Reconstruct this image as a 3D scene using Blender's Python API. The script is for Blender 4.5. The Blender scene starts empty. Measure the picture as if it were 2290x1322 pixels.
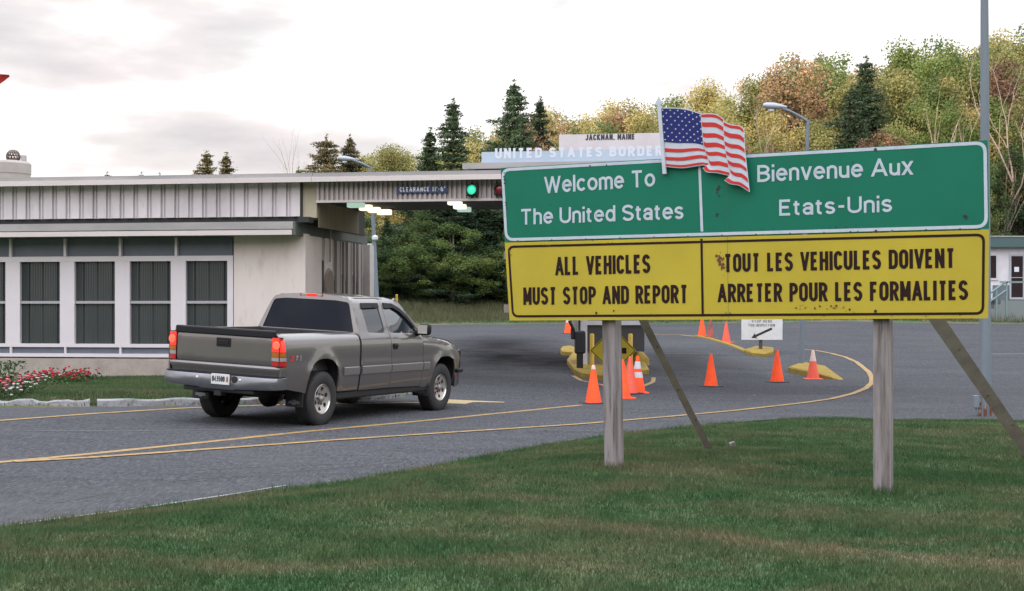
import bpy, bmesh, math, random
import numpy as np
from mathutils import Vector, Matrix
from mathutils.geometry import delaunay_2d_cdt
R = math.radians
random.seed(7)
scene = bpy.context.scene
col = scene.collection

# ------------------------------------------------------------------ camera
FPX, CX, HY, CAMZ = 3500.0, 1145.0, 690.0, 1.658      # focal length, centre and horizon measured on the photograph
cam = bpy.data.cameras.new("camera"); camo = bpy.data.objects.new("camera", cam); col.objects.link(camo)
camo.location = (0, 0, CAMZ); camo.rotation_euler = (R(90), 0, 0)
cam.sensor_width = 36.0; cam.lens = 36.0 * FPX / 2290.0; cam.shift_y = (HY - 661.0) / 2290.0
cam.clip_start = 0.1; cam.clip_end = 5000
scene.camera = camo

# ------------------------------------------------------------------ sky, sun, exposure
SUN_EL, SUN_AZ, SKY0 = 9.0, 205.0, .95                            # low sun behind and left of the camera (azimuth clockwise from +Y)
sd = Vector((math.sin(R(SUN_AZ)) * math.cos(R(SUN_EL)), math.cos(R(SUN_AZ)) * math.cos(R(SUN_EL)), math.sin(R(SUN_EL))))
sun = bpy.data.lights.new("sun", 'SUN'); suno = bpy.data.objects.new("sun", sun); col.objects.link(suno)
sun.energy = 5.0; sun.angle = R(0.53); sun.color = (1.0, 0.80, 0.58)
suno.rotation_euler = (-sd).to_track_quat('-Z', 'Y').to_euler(); suno.location = (-30, -30, 40)
w = bpy.data.worlds.new("World"); scene.world = w; w.use_nodes = True
nt = w.node_tree; nt.nodes.clear()
def N(t, **k):
    n = nt.nodes.new(t)
    for a, b in k.items(): setattr(n, a, b)
    return n
out = N('ShaderNodeOutputWorld'); sky = N('ShaderNodeTexSky', sky_type='NISHITA', sun_disc=False)
sky.sun_elevation = R(SUN_EL); sky.sun_rotation = R(SUN_AZ); sky.altitude = 400; sky.dust_density = 1.5
bg1 = N('ShaderNodeBackground'); bg1.inputs[1].default_value = 0.15
nt.links.new(sky.outputs[0], bg1.inputs[0])
tc = N('ShaderNodeTexCoord'); mp = N('ShaderNodeMapping'); mp.inputs['Scale'].default_value = (1.0, 1.0, 4.6)
nt.links.new(tc.outputs['Generated'], mp.inputs[0])
n1 = N('ShaderNodeTexNoise'); n1.inputs['Scale'].default_value = 2.6; n1.inputs['Detail'].default_value = 7; n1.inputs['Roughness'].default_value = .52
mp2 = N('ShaderNodeMapping'); mp2.inputs['Scale'].default_value = (1.3, 1.0, 4.6); mp2.inputs['Location'].default_value = (1.1, .7, .4)
nt.links.new(tc.outputs['Generated'], mp2.inputs[0])
n2 = N('ShaderNodeTexNoise'); n2.inputs['Scale'].default_value = 4.2; n2.inputs['Detail'].default_value = 8; n2.inputs['Roughness'].default_value = .5
nt.links.new(mp.outputs[0], n1.inputs[0]); nt.links.new(mp2.outputs[0], n2.inputs[0])
r2 = N('ShaderNodeValToRGB')                                   # lilac-grey undersides in the bright cloud sheet
r2.color_ramp.elements[0].position = .44; r2.color_ramp.elements[0].color = (1.40, 1.34, 1.33, 1)
r2.color_ramp.elements[1].position = .66; r2.color_ramp.elements[1].color = (.80, .73, .77, 1)
e = r2.color_ramp.elements.new(.53); e.color = (1.05, .97, .965, 1)
sx_ = N('ShaderNodeSeparateXYZ'); nt.links.new(tc.outputs['Generated'], sx_.inputs[0])     # the grey undersides gather toward the left
ml_ = N('ShaderNodeMapRange', interpolation_type='SMOOTHSTEP'); ml_.inputs[1].default_value = -.30; ml_.inputs[2].default_value = .06; ml_.inputs[3].default_value = -.018; ml_.inputs[4].default_value = -.12
nt.links.new(sx_.outputs[0], ml_.inputs[0])
ad_ = N('ShaderNodeMath', operation='ADD'); nt.links.new(n2.outputs[0], ad_.inputs[0]); nt.links.new(ml_.outputs[0], ad_.inputs[1]); nt.links.new(ad_.outputs[0], r2.inputs[0])
bg2 = N('ShaderNodeBackground')
sep = N('ShaderNodeSeparateXYZ'); nt.links.new(tc.outputs['Generated'], sep.inputs[0])     # cloud sheet: brighter overhead (overcast law) and round the sun
fz_ = N('ShaderNodeMapRange'); fz_.inputs[1].default_value = .16; fz_.inputs[2].default_value = .9; fz_.inputs[3].default_value = SKY0; fz_.inputs[4].default_value = SKY0 * 2.3
nt.links.new(sep.outputs[2], fz_.inputs[0])
dt = N('ShaderNodeVectorMath', operation='DOT_PRODUCT'); nt.links.new(tc.outputs['Generated'], dt.inputs[0]); dt.inputs[1].default_value = sd
fs_ = N('ShaderNodeMapRange'); fs_.inputs[1].default_value = -.25; fs_.inputs[2].default_value = 1.; fs_.inputs[3].default_value = 1.; fs_.inputs[4].default_value = 1.9
nt.links.new(dt.outputs['Value'], fs_.inputs[0])
mu = N('ShaderNodeMath', operation='MULTIPLY'); nt.links.new(fz_.outputs[0], mu.inputs[0]); nt.links.new(fs_.outputs[0], mu.inputs[1]); nt.links.new(mu.outputs[0], bg2.inputs[1])
tint = N('ShaderNodeValToRGB'); tint.color_ramp.elements[0].position = .2; tint.color_ramp.elements[0].color = (1, 1, 1, 1)
tint.color_ramp.elements[1].position = .55; tint.color_ramp.elements[1].color = (.92, 1.0, 1.09, 1)          # thinner, bluer sheet overhead
mt = N('ShaderNodeMix', data_type='RGBA', blend_type='MULTIPLY'); mt.inputs[0].default_value = 1.
nt.links.new(sep.outputs[2], tint.inputs[0]); nt.links.new(r2.outputs[0], mt.inputs[6]); nt.links.new(tint.outputs[0], mt.inputs[7]); nt.links.new(mt.outputs[2], bg2.inputs[0])
r1 = N('ShaderNodeValToRGB')                                   # how much of the sky the sheet covers
r1.color_ramp.elements[0].position = .30; r1.color_ramp.elements[0].color = (.55, .55, .55, 1)
r1.color_ramp.elements[1].position = .55; r1.color_ramp.elements[1].color = (.96, .96, .96, 1)
nt.links.new(n1.outputs[0], r1.inputs[0])
mx = N('ShaderNodeMixShader')
nt.links.new(r1.outputs[0], mx.inputs[0]); nt.links.new(bg1.outputs[0], mx.inputs[1]); nt.links.new(bg2.outputs[0], mx.inputs[2])
nt.links.new(mx.outputs[0], out.inputs[0])
vs = scene.view_settings
vs.view_transform = 'Standard'; vs.look = 'None'; vs.gamma = 1; vs.exposure = 0.0; vs.use_curve_mapping = False

# ------------------------------------------------------------------ helpers: materials
def M(name, base, rough=.6, metal=0., var=None, bump=None, spec=.5, coat=0., emit=None, dirt=None, stretch=(1, 1, 1), trans=0.):
    """principled material; var=(scale, colour2, lo, hi) blends a second colour by noise, dirt=(scale, colour, lo, hi) a third."""
    m = bpy.data.materials.new(name); m.use_nodes = True
    t = m.node_tree; b = t.nodes['Principled BSDF']; L = t.links.new
    b.inputs['Base Color'].default_value = (*base, 1); b.inputs['Roughness'].default_value = rough
    b.inputs['Metallic'].default_value = metal; b.inputs['Specular IOR Level'].default_value = spec
    b.inputs['Coat Weight'].default_value = coat; b.inputs['Coat Roughness'].default_value = .04
    if emit: b.inputs['Emission Color'].default_value = (*emit[0], 1); b.inputs['Emission Strength'].default_value = emit[1]
    c = t.nodes.new('ShaderNodeTexCoord'); mpn = t.nodes.new('ShaderNodeMapping'); mpn.inputs['Scale'].default_value = stretch
    L(c.outputs['Object'], mpn.inputs[0])
    src = None
    for k in (var, dirt):
        if not k: continue
        n = t.nodes.new('ShaderNodeTexNoise'); n.inputs['Scale'].default_value = k[0]; n.inputs['Detail'].default_value = 6; n.inputs['Roughness'].default_value = .62
        L(mpn.outputs[0], n.inputs[0])
        mr = t.nodes.new('ShaderNodeMapRange'); mr.inputs[1].default_value = k[2]; mr.inputs[2].default_value = k[3]
        L(n.outputs[0], mr.inputs[0])
        mix = t.nodes.new('ShaderNodeMix'); mix.data_type = 'RGBA'
        L(mr.outputs[0], mix.inputs[0])
        if src is None: mix.inputs[6].default_value = (*base, 1)
        else: L(src, mix.inputs[6])
        mix.inputs[7].default_value = (*k[1], 1)
        src = mix.outputs[2]
    if src is not None: L(src, b.inputs['Base Color'])
    if bump:
        n = t.nodes.new('ShaderNodeTexNoise'); n.inputs['Scale'].default_value = bump[0]; n.inputs['Detail'].default_value = 5
        L(mpn.outputs[0], n.inputs[0])
        bn = t.nodes.new('ShaderNodeBump'); bn.inputs['Strength'].default_value = bump[1]; bn.inputs['Distance'].default_value = bump[2] if len(bump) > 2 else .01
        L(n.outputs[0], bn.inputs['Height']); L(bn.outputs[0], b.inputs['Normal'])
    return m

def tag(o, label=None, cat=None, group=None, kind=None):
    if label: o['label'] = label
    if cat: o['category'] = cat
    if group: o['group'] = group
    if kind: o['kind'] = kind
    return o
def empty(name, loc, label, cat, group=None, rot=(0, 0, 0)):
    o = bpy.data.objects.new(name, None); o.empty_display_size = .2; col.objects.link(o)
    o.location = loc; o.rotation_euler = rot
    return tag(o, label, cat, group)
def copy_tree(o, parent=None):
    c = o.copy(); col.objects.link(c)
    if parent is not None: c.parent = parent
    for ch in o.children: copy_tree(ch, c)
    return c
def link_mesh(name, me, mats, parent=None):
    if not isinstance(mats, (list, tuple)): mats = [mats]
    for m in mats: me.materials.append(m)
    o = bpy.data.objects.new(name, me); col.objects.link(o)
    if parent is not None: o.parent = parent
    return o

class MB:
    """collects boxes, tubes, lathes and sheets and links them as ONE mesh object"""
    def __init__(s, T=None): s.v = []; s.f = []; s.m = []; s.T = T
    def add(s, vs, fs, mi=0):
        o = len(s.v)
        s.v += [tuple(s.T(*p)) if s.T else tuple(p) for p in vs]
        s.f += [tuple(i + o for i in f) for f in fs]; s.m += [mi] * len(fs)
        return s
    def box(s, x0, x1, y0, y1, z0, z1, mi=0, bev=0.):
        if bev <= 0:
            return s.add([(x0, y0, z0), (x1, y0, z0), (x1, y1, z0), (x0, y1, z0), (x0, y0, z1), (x1, y0, z1), (x1, y1, z1), (x0, y1, z1)],
                         [(3, 2, 1, 0), (4, 5, 6, 7), (0, 1, 5, 4), (1, 2, 6, 5), (2, 3, 7, 6), (3, 0, 4, 7)], mi)
        bm = bmesh.new(); bmesh.ops.create_cube(bm, size=1)
        for v in bm.verts: v.co = ((x0 + x1) / 2 + v.co.x * (x1 - x0), (y0 + y1) / 2 + v.co.y * (y1 - y0), (z0 + z1) / 2 + v.co.z * (z1 - z0))
        bmesh.ops.bevel(bm, geom=list(bm.edges), offset=bev, segments=2, affect='EDGES', profile=.5)
        bm.verts.index_update()
        s.add([v.co[:] for v in bm.verts], [[v.index for v in f.verts] for f in bm.faces], mi); bm.free()
        return s
    def tube(s, path, rad, n=10, mi=0, cap=True, up=None):
        path = [Vector(p) for p in path]; k = len(path)
        rad = rad if isinstance(rad, (list, tuple)) else [rad] * k
        vs = []; fs = []
        a = None
        for i, p in enumerate(path):
            d = (path[min(i + 1, k - 1)] - path[max(i - 1, 0)]).normalized()
            if a is None: a = d.orthogonal().normalized() if up is None else (Vector(up) - d * d.dot(Vector(up))).normalized()
            a = (a - d * a.dot(d)).normalized(); b = d.cross(a)
            for j in range(n):
                t = 2 * math.pi * j / n + (math.pi / 4 if n == 4 else 0)
                vs.append(p + (a * math.cos(t) + b * math.sin(t)) * rad[i])
        for i in range(k - 1):
            for j in range(n): fs.append((i * n + j, i * n + (j + 1) % n, (i + 1) * n + (j + 1) % n, (i + 1) * n + j))
        if cap: fs.append(tuple(range(n))[::-1]); fs.append(tuple((k - 1) * n + j for j in range(n)))
        return s.add(vs, fs, mi)
    def lathe(s, prof, c=(0, 0, 0), axis='z', n=24, mi=0, closed=False):
        """prof = [(radius, height)]"""
        vs = []; fs = []; k = len(prof)
        for r, h in prof:
            for j in range(n):
                t = 2 * math.pi * j / n; p, q = r * math.cos(t), r * math.sin(t)
                vs.append({'z': (c[0] + p, c[1] + q, c[2] + h), 'x': (c[0] + h, c[1] + p, c[2] + q), 'y': (c[0] + q, c[1] + h, c[2] + p)}[axis])
        for i in range(k if closed else k - 1):
            i2 = (i + 1) % k
            for j in range(n): fs.append((i * n + j, i * n + (j + 1) % n, i2 * n + (j + 1) % n, i2 * n + j))
        return s.add(vs, fs, mi)
    def plate(s, poly, P, t, mi=0):
        """flat polygon (u,v) mapped by P(u,v,w), w from 0 (back) to t (front)"""
        k = len(poly)
        vs = [P(u, v, 0) for u, v in poly] + [P(u, v, t) for u, v in poly]
        fs = [tuple(range(k))[::-1], tuple(range(k, 2 * k))] + [(i, (i + 1) % k, (i + 1) % k + k, i + k) for i in range(k)]
        return s.add(vs, fs, mi)
    def build(s, name, mats, parent=None, smooth=None):
        me = bpy.data.meshes.new(name); me.from_pydata(s.v, [], s.f)
        me.polygons.foreach_set('material_index', s.m); me.update()
        bm = bmesh.new(); bm.from_mesh(me); bmesh.ops.recalc_face_normals(bm, faces=bm.faces); bm.to_mesh(me); bm.free()
        o = link_mesh(name, me, mats, parent)
        if smooth is not None:
            me.polygons.foreach_set('use_smooth', [True] * len(me.polygons)); me.set_sharp_from_angle(angle=R(smooth))
        return o

def build_pieces(mb, name, mats, parent=None, gap=.02, smooth=None):
    """links each far-apart cluster of a collector as an object of its own (each bolt, star, bloom or word)"""
    par = list(range(len(mb.v)))
    def find(i):
        while par[i] != i: par[i] = par[par[i]]; i = par[i]
        return i
    for f_ in mb.f:
        for i in f_[1:]: par[find(i)] = find(f_[0])
    isl = {}
    for i in range(len(mb.v)): isl.setdefault(find(i), []).append(i)
    keys = list(isl); V = np.array(mb.v); lo = np.array([V[isl[k]].min(0) for k in keys]); hi = np.array([V[isl[k]].max(0) for k in keys]); grp = list(range(len(keys)))
    def fg(i):
        while grp[i] != i: grp[i] = grp[grp[i]]; i = grp[i]
        return i
    for i in range(len(keys)):
        d = np.maximum(0, np.maximum(lo - hi[i], lo[i] - hi)); near = np.where((d ** 2).sum(1) < gap * gap)[0]
        for j in near: grp[fg(int(j))] = fg(i)
    which = {}
    for n_, k in enumerate(keys):
        for i in isl[k]: which[i] = fg(n_)
    outs = []
    for q in sorted(set(which.values())):
        m_ = MB(); idx = {}
        for f_, mi in zip(mb.f, mb.m):
            if which[f_[0]] != q: continue
            for i in f_:
                if i not in idx: idx[i] = len(m_.v); m_.v.append(mb.v[i])
            m_.f.append(tuple(idx[i] for i in f_)); m_.m.append(mi)
        outs.append(m_.build(name, mats, parent, smooth))
    return outs

def inside(poly, x, y):
    """vectorised point in polygon"""
    x = np.asarray(x, float); y = np.asarray(y, float); r = np.zeros(x.shape, bool); k = len(poly)
    for i in range(k):
        x1, y1 = poly[i]; x2, y2 = poly[(i + 1) % k]
        if y1 == y2: continue
        c = ((y1 > y) != (y2 > y)) & (x < (x2 - x1) * (y - y1) / (y2 - y1) + x1)
        r ^= c
    return r
def dist_poly(poly, x, y, closed=True):
    x = np.asarray(x, float); y = np.asarray(y, float); d = np.full(x.shape, 1e9); k = len(poly)
    for i in range(k if closed else k - 1):
        x1, y1 = poly[i]; x2, y2 = poly[(i + 1) % k]
        dx, dy = x2 - x1, y2 - y1; L2 = dx * dx + dy * dy + 1e-12
        t = np.clip(((x - x1) * dx + (y - y1) * dy) / L2, 0, 1)
        d = np.minimum(d, np.hypot(x - x1 - t * dx, y - y1 - t * dy))
    return d
def densify(poly, h, closed=True):
    r = []; k = len(poly)
    for i in range(k if closed else k - 1):
        a, b = poly[i], poly[(i + 1) % k]; n = max(1, int(math.ceil(math.hypot(b[0] - a[0], b[1] - a[1]) / h)))
        for j in range(n): r.append((a[0] + (b[0] - a[0]) * j / n, a[1] + (b[1] - a[1]) * j / n))
    if not closed: r.append(tuple(poly[-1]))
    return r
def rounded(poly, r, n=4):
    o = []; k = len(poly)
    for i in range(k):
        a, b, c = Vector(poly[i - 1]), Vector(poly[i]), Vector(poly[(i + 1) % k])
        rr = min(r, (a - b).length * .45, (c - b).length * .45)
        p = b + (a - b).normalized() * rr; q = b + (c - b).normalized() * rr
        for j in range(n + 1):
            t = j / n; o.append(tuple((1 - t) ** 2 * p + 2 * t * (1 - t) * b + t * t * q))
    return o
def cdt(outline, holes, h, edge=None):
    """triangulated polygon with holes and interior grid points -> (points, triangles, boundary edges)"""
    edge = edge or h
    loops = [densify(outline, edge)] + [densify(q, edge) for q in holes]
    vs = []; es = []
    for lp in loops:
        o = len(vs); vs += lp; es += [(o + i, o + (i + 1) % len(lp)) for i in range(len(lp))]
    A = np.array(outline); x0, y0 = A.min(0); x1, y1 = A.max(0)
    gx, gy = np.meshgrid(np.arange(x0 + h / 2, x1, h), np.arange(y0 + h / 2, y1, h)); gx = gx.ravel(); gy = gy.ravel()
    ok = inside(outline, gx, gy) & (dist_poly(outline, gx, gy) > .45 * h)
    for q in holes: ok &= ~inside(q, gx, gy) & (dist_poly(q, gx, gy) > .45 * h)
    vs += list(zip(gx[ok], gy[ok]))
    r = delaunay_2d_cdt([Vector(p) for p in vs], es, [], 0, 1e-6)
    P = np.array([tuple(p) for p in r[0]]); F = np.array(r[2])
    c = P[F].mean(1); ok = inside(outline, c[:, 0], c[:, 1])
    for q in holes: ok &= ~inside(q, c[:, 0], c[:, 1])
    F = F[ok]
    cnt = {}
    for f in F:
        for i in range(3): cnt[(f[i], f[(i + 1) % 3])] = 1
    bd = [e for e in cnt if (e[1], e[0]) not in cnt]
    return P, F, bd
def surf(name, outline, holes, P, mat, parent=None, rim=.02, h=.07, smooth=50, edge=None):
    """shaped sheet-metal panel: the triangulated outline mapped by P(u,v,depth), with its edges folded inwards by rim"""
    pts, F, bd = cdt(outline, holes, h, edge)
    v = [tuple(P(a, b, 0.)) for a, b in pts]; f = [tuple(int(i) for i in q) for q in F]
    if rim:
        mp_ = {}
        for a, b in bd:
            for q in (a, b):
                if q not in mp_: mp_[q] = len(v); v.append(tuple(P(pts[q][0], pts[q][1], rim)))
            f.append((int(b), int(a), mp_[a], mp_[b]))
    me = bpy.data.meshes.new(name); me.from_pydata(v, [], f); me.update()
    bm = bmesh.new(); bm.from_mesh(me); bmesh.ops.recalc_face_normals(bm, faces=bm.faces); bm.to_mesh(me); bm.free()
    o = link_mesh(name, me, mat, parent)
    me.polygons.foreach_set('use_smooth', [True] * len(me.polygons)); me.set_sharp_from_angle(angle=R(smooth))
    return o

# ------------------------------------------------------------------ helpers: lettering
def arc(cx, cy, rx, ry, a0, a1, n=10): return [(cx + rx * math.cos(R(a0 + (a1 - a0) * i / n)), cy + ry * math.sin(R(a0 + (a1 - a0) * i / n))) for i in range(n + 1)]
def bowl(x, y0, y1, w, r=None):   # D / P / B style bowl starting and ending on the stem at x
    h = y1 - y0; r = r or min(h / 2, w * .75)
    return [(x, y1), (w - r, y1)] + arc(w - r, y1 - r, r, r, 90, 0, 6) + arc(w - r, y0 + r, r, r, 0, -90, 6) + [(w - r, y0), (x, y0)]
def ringO(w): r = w / 2; q = r * 1.0; return arc(r, 1 - q, r, q, 180, 0, 10) + arc(r, q, r, q, 0, -180, 10) + [(0, 1 - q)]
def _S(w):
    r = w / 2; q = .27
    return arc(r, 1 - q, r, q, 20, 180, 8)[0:] + [(.02 * w, 1 - q - .06), (w * .2, .58), (w * .8, .44), (w * .98, q + .05)] + arc(r, q, r, q, 0, -160, 8)
GL = {  # letter: (width, strokes) on a cap height of 1
 'A': (.56, [[(0, 0), (.28, 1)], [(.28, 1), (.56, 0)], [(.1, .28), (.46, .28)]]), 'B': (.46, [[(0, 0), (0, 1)], bowl(0, .53, 1, .43), bowl(0, 0, .53, .46)]),
 'C': (.46, [arc(.23, .74, .23, .26, 15, 180, 8) + arc(.23, .26, .23, .26, 180, 345, 8)]), 'D': (.47, [[(0, 0), (0, 1)], bowl(0, 0, 1, .47, .25)]),
 'E': (.40, [[(.4, 1), (0, 1), (0, 0), (.4, 0)], [(0, .52), (.34, .52)]]), 'F': (.40, [[(.4, 1), (0, 1), (0, 0)], [(0, .52), (.34, .52)]]),
 'H': (.46, [[(0, 0), (0, 1)], [(.46, 0), (.46, 1)], [(0, .52), (.46, .52)]]), 'I': (.0, [[(0, 0), (0, 1)]]),
 'J': (.40, [[(.4, 1), (.4, .22)] + arc(.2, .22, .2, .22, 0, -180, 8)]), 'K': (.48, [[(0, 0), (0, 1)], [(.46, 1), (.02, .38)], [(.15, .55), (.48, 0)]]),
 'L': (.38, [[(0, 1), (0, 0), (.38, 0)]]), 'M': (.56, [[(0, 0), (0, 1)], [(0, 1), (.28, .12)], [(.28, .12), (.56, 1)], [(.56, 1), (.56, 0)]]), 'N': (.47, [[(0, 0), (0, 1)], [(0, 1), (.47, 0)], [(.47, 0), (.47, 1)]]),
 'O': (.47, [ringO(.47)]), 'P': (.45, [[(0, 0), (0, 1)], bowl(0, .45, 1, .45)]), 'R': (.46, [[(0, 0), (0, 1)], bowl(0, .47, 1, .45), [(.22, .47), (.46, 0)]]),
 'S': (.46, [_S(.46)]), 'T': (.46, [[(0, 1), (.46, 1)], [(.23, 1), (.23, 0)]]), 'U': (.46, [[(0, 1), (0, .23)] + arc(.23, .23, .23, .23, 180, 360, 8) + [(.46, 1)]]),
 'V': (.52, [[(0, 1), (.26, 0)], [(.26, 0), (.52, 1)]]), 'Y': (.5, [[(0, 1), (.25, .45), (.5, 1)], [(.25, .45), (.25, 0)]]), 'G': (.46, [arc(.23, .74, .23, .26, 15, 180, 8) + arc(.23, .26, .23, .26, 180, 360, 8) + [(.46, .46), (.25, .46)]]),
 '1': (.14, [[(0, .8), (.14, 1), (.14, 0)]]), '6': (.44, [arc(.22, .74, .22, .26, 40, 180, 6) + [(0, .3)], ringO(.44) and [(a, b * .6) for a, b in ringO(.44)]]),
 '8': (.44, [[(a * .95 + .01, .5 + b * .5) for a, b in ringO(.44)], [(a, b * .52) for a, b in ringO(.44)]]), '4': (.46, [[(.34, 0), (.34, 1), (0, .3), (.46, .3)]]),
 '3': (.42, [arc(.2, .76, .2, .24, 150, -90, 8) + arc(.2, .26, .22, .26, 90, -150, 8)]), '5': (.44, [[(.4, 1), (.04, 1), (.02, .56)] + arc(.2, .33, .24, .33, 120, -140, 9)]),
 '0': (.44, [ringO(.44)]), '7': (.42, [[(0, 1), (.42, 1), (.12, 0)]]), 'Z': (.44, [[(0, 1), (.44, 1), (0, 0), (.44, 0)]]),
 '-': (.24, [[(0, .45), (.24, .45)]]), ',': (.05, [[(.05, .05), (0, -.18)]]), "'": (.0, [[(0, 1), (0, .75)]]), '"': (.14, [[(0, 1), (0, .75)], [(.14, 1), (.14, .75)]]),
}
def _arch(x0, w, xh=.73, r=.2): return [(x0, xh - r - .10)] + arc(x0 + w / 2, xh - r, w / 2, r, 180, 0, 8) + [(x0 + w, 0)]
def _ell(cx, rx, ry): return arc(cx, ry, rx, ry, 90, 450, 20)
_k = lambda ch, f_: (GL[ch][0] * f_, [[(x * f_, y) for x, y in st] for st in GL[ch][1]])
GH = {  # wide round sans serif for the green panel
 'W': (.98, [[(0, 1), (.245, 0)], [(.245, 0), (.49, 1)], [(.49, 1), (.735, 0)], [(.735, 0), (.98, 1)]]), 'T': (.66, [[(0, 1), (.66, 1)], [(.33, 1), (.33, 0)]]),
 'U': (.60, [[(0, 1), (0, .29)] + arc(.30, .29, .30, .29, 180, 360, 10) + [(.60, 1)]]), 'S': _k('S', 1.28), 'B': _k('B', 1.28), 'E': _k('E', 1.3), 'A': _k('A', 1.3),
 'e': (.50, [[(.0, .385), (.5, .385)] + arc(.25, .365, .25, .365, 8, 325, 16)]), 'l': (.0, [[(0, 0), (0, 1)]]), 'c': (.48, [arc(.25, .365, .25, .365, 40, 320, 16)]),
 'o': (.52, [_ell(.26, .26, .365)]), 'm': (.76, [[(0, 0), (0, .73)], _arch(0, .38), _arch(.38, .38)]), 'n': (.42, [[(0, 0), (0, .73)], _arch(0, .42, r=.21)]),
 'h': (.42, [[(0, 0), (0, 1)], _arch(0, .42, r=.21)]), 'i': (.0, [[(0, 0), (0, .73)], [(0, .90), (0, 1)]]), 't': (.26, [[(.08, .95), (.08, .16)] + arc(.22, .15, .14, .15, 180, 265, 5) + [(.26, 0)], [(-.06, .70), (.26, .70)]]),
 'd': (.48, [_ell(.24, .24, .365), [(.48, 0), (.48, 1)]]), 'a': (.44, [[(.02, .52)] + arc(.22, .54, .21, .19, 165, 0, 8) + [(.43, .0)], arc(.20, .20, .20, .20, 20, 340, 14) + [(.43, .16)], [(.20, .40), (.43, .43)]]),
 's': (.40, [[(x * .87, y * .73) for x, y in _S(.46)]]), 'u': (.42, [[(0, .73), (0, .22)] + arc(.21, .22, .21, .22, 180, 360, 8), [(.42, 0), (.42, .73)]]),
 'v': (.46, [[(0, .73), (.23, 0)], [(.23, 0), (.46, .73)]]), 'x': (.44, [[(0, .73), (.44, 0)], [(0, 0), (.44, .73)]]), '-': (.30, [[(0, .42), (.30, .42)]]),
}
def ribbon(pts, t):
    pts = [Vector(p) for p in pts]; q = [pts[0]]
    for p in pts[1:]:
        if (p - q[-1]).length > 1e-4: q.append(p)
    pts = q; k = len(pts); closed = (pts[0] - pts[-1]).length < 1e-3
    if closed: pts = pts[:-1]; k -= 1
    L = []; Rr = []
    for i in range(k):
        if closed: a, c = pts[i - 1], pts[(i + 1) % k]
        else: a, c = pts[max(i - 1, 0)], pts[min(i + 1, k - 1)]
        b = pts[i]
        d1 = (b - a).normalized() if (b - a).length > 1e-6 else (c - b).normalized()
        d2 = (c - b).normalized() if (c - b).length > 1e-6 else d1
        n1_ = Vector((-d1.y, d1.x)); n2_ = Vector((-d2.y, d2.x)); m = (n1_ + n2_)
        if m.length < 1e-4: m = n1_
        m.normalize(); s = t / 2 / max(.38, m.dot(n1_))
        L.append(b + m * s); Rr.append(b - m * s)
    return L, Rr, closed
def letters(mb, text, P, height, weight=.16, wscale=1., gap=.2, space=.42, width=None, mi=0, GLY=None):
    """capital lettering drawn with strokes; P(u,v,w) maps metres on the board; the text starts at u=0; width stretches the spacing"""
    adv = 0; items = []
    for ch in text:
        if ch == ' ': adv += space; continue
        wd, st = (GLY or GL)[ch]; items.append((adv, st)); adv += wd * wscale + weight + gap
    tot = (adv - gap - weight)
    fx = (width / height - weight) / tot if width else 1.
    k = 0
    for a, st in items:
        for pl in st:
            q = [((a + x * wscale) * fx + weight / 2, y * (1 - weight) + weight / 2) for x, y in pl]
            if len(q) == 2 and abs(q[0][0] - q[1][0]) > .02 and abs(q[0][1] - q[1][1]) > .3:      # diagonal: cut level at both ends
                dx, dy = q[1][0] - q[0][0], q[1][1] - q[0][1]; hw = weight / 2 * min(1.35, math.hypot(dx, dy) / abs(dy)) * .94
                ed = lambda p: 0. if p[1] < weight / 2 + .04 else (1. if p[1] > .9 - weight / 2 else (p[1] + weight / 2 if p[1] > .55 else p[1])); e_ = [(p[0] + (dx / dy) * (ed(p) - p[1]) * .35, ed(p)) for p in q]
                L, Rr, cl = [Vector((p[0] - hw, p[1])) for p in e_], [Vector((p[0] + hw, p[1])) for p in e_], False
            else:
                for k_, o_ in ((0, 1), (-1, -2)):                                                  # stems run out to the full cap height
                    if abs(q[k_][0] - q[o_][0]) < .3 * abs(q[k_][1] - q[o_][1]) and (pl[k_][1] in (0, 1)): q[k_] = (q[k_][0], 0. if pl[k_][1] == 0 else 1.)
                if len(q) == 2 and False: pass
                L, Rr, cl = ribbon(q, weight)
            n = len(L); z = .0004 * (k % 4); k += 1
            vs = [P(p.x * height, p.y * height, z) for p in L] + [P(p.x * height, p.y * height, z) for p in Rr]
            mb.add(vs, [(i, (i + 1) % n, n + (i + 1) % n, n + i) for i in range(n if cl else n - 1)], mi)
    return mb
# ------------------------------------------------------------------ the lie of the land
def sst(x, a, b):
    t = np.clip((np.asarray(x, float) - a) / (b - a), 0, 1); return t * t * (3 - 2 * t)
def g(x, y):
    """height of the paved ground: a crowned road that climbs gently away from the camera"""
    x = np.asarray(x, float); y = np.asarray(y, float)
    su = -.904 * (x + 3.61) + .427 * (y - 23.03)
    z = .11 * np.tanh(.42 * su) + .024 * 2 * np.logaddexp(0, (y - 34) / 2)
    return z + .25 * sst(x, 6, 16) * sst(y, 40, 64)
def at(px, py, D): return Vector(((px - CX) / FPX * D, D, CAMZ - (py - HY) / FPX * D))
def gp(px, py, h=g, add=0.):
    lo, hi = 4., 200.
    for _ in range(60):
        m = (lo + hi) / 2
        if CAMZ - (py - HY) / FPX * m - float(h((px - CX) / FPX * m, m)) - add > 0: lo = m
        else: hi = m
    return Vector(((px - CX) / FPX * lo, lo, CAMZ - (py - HY) / FPX * lo))

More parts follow.
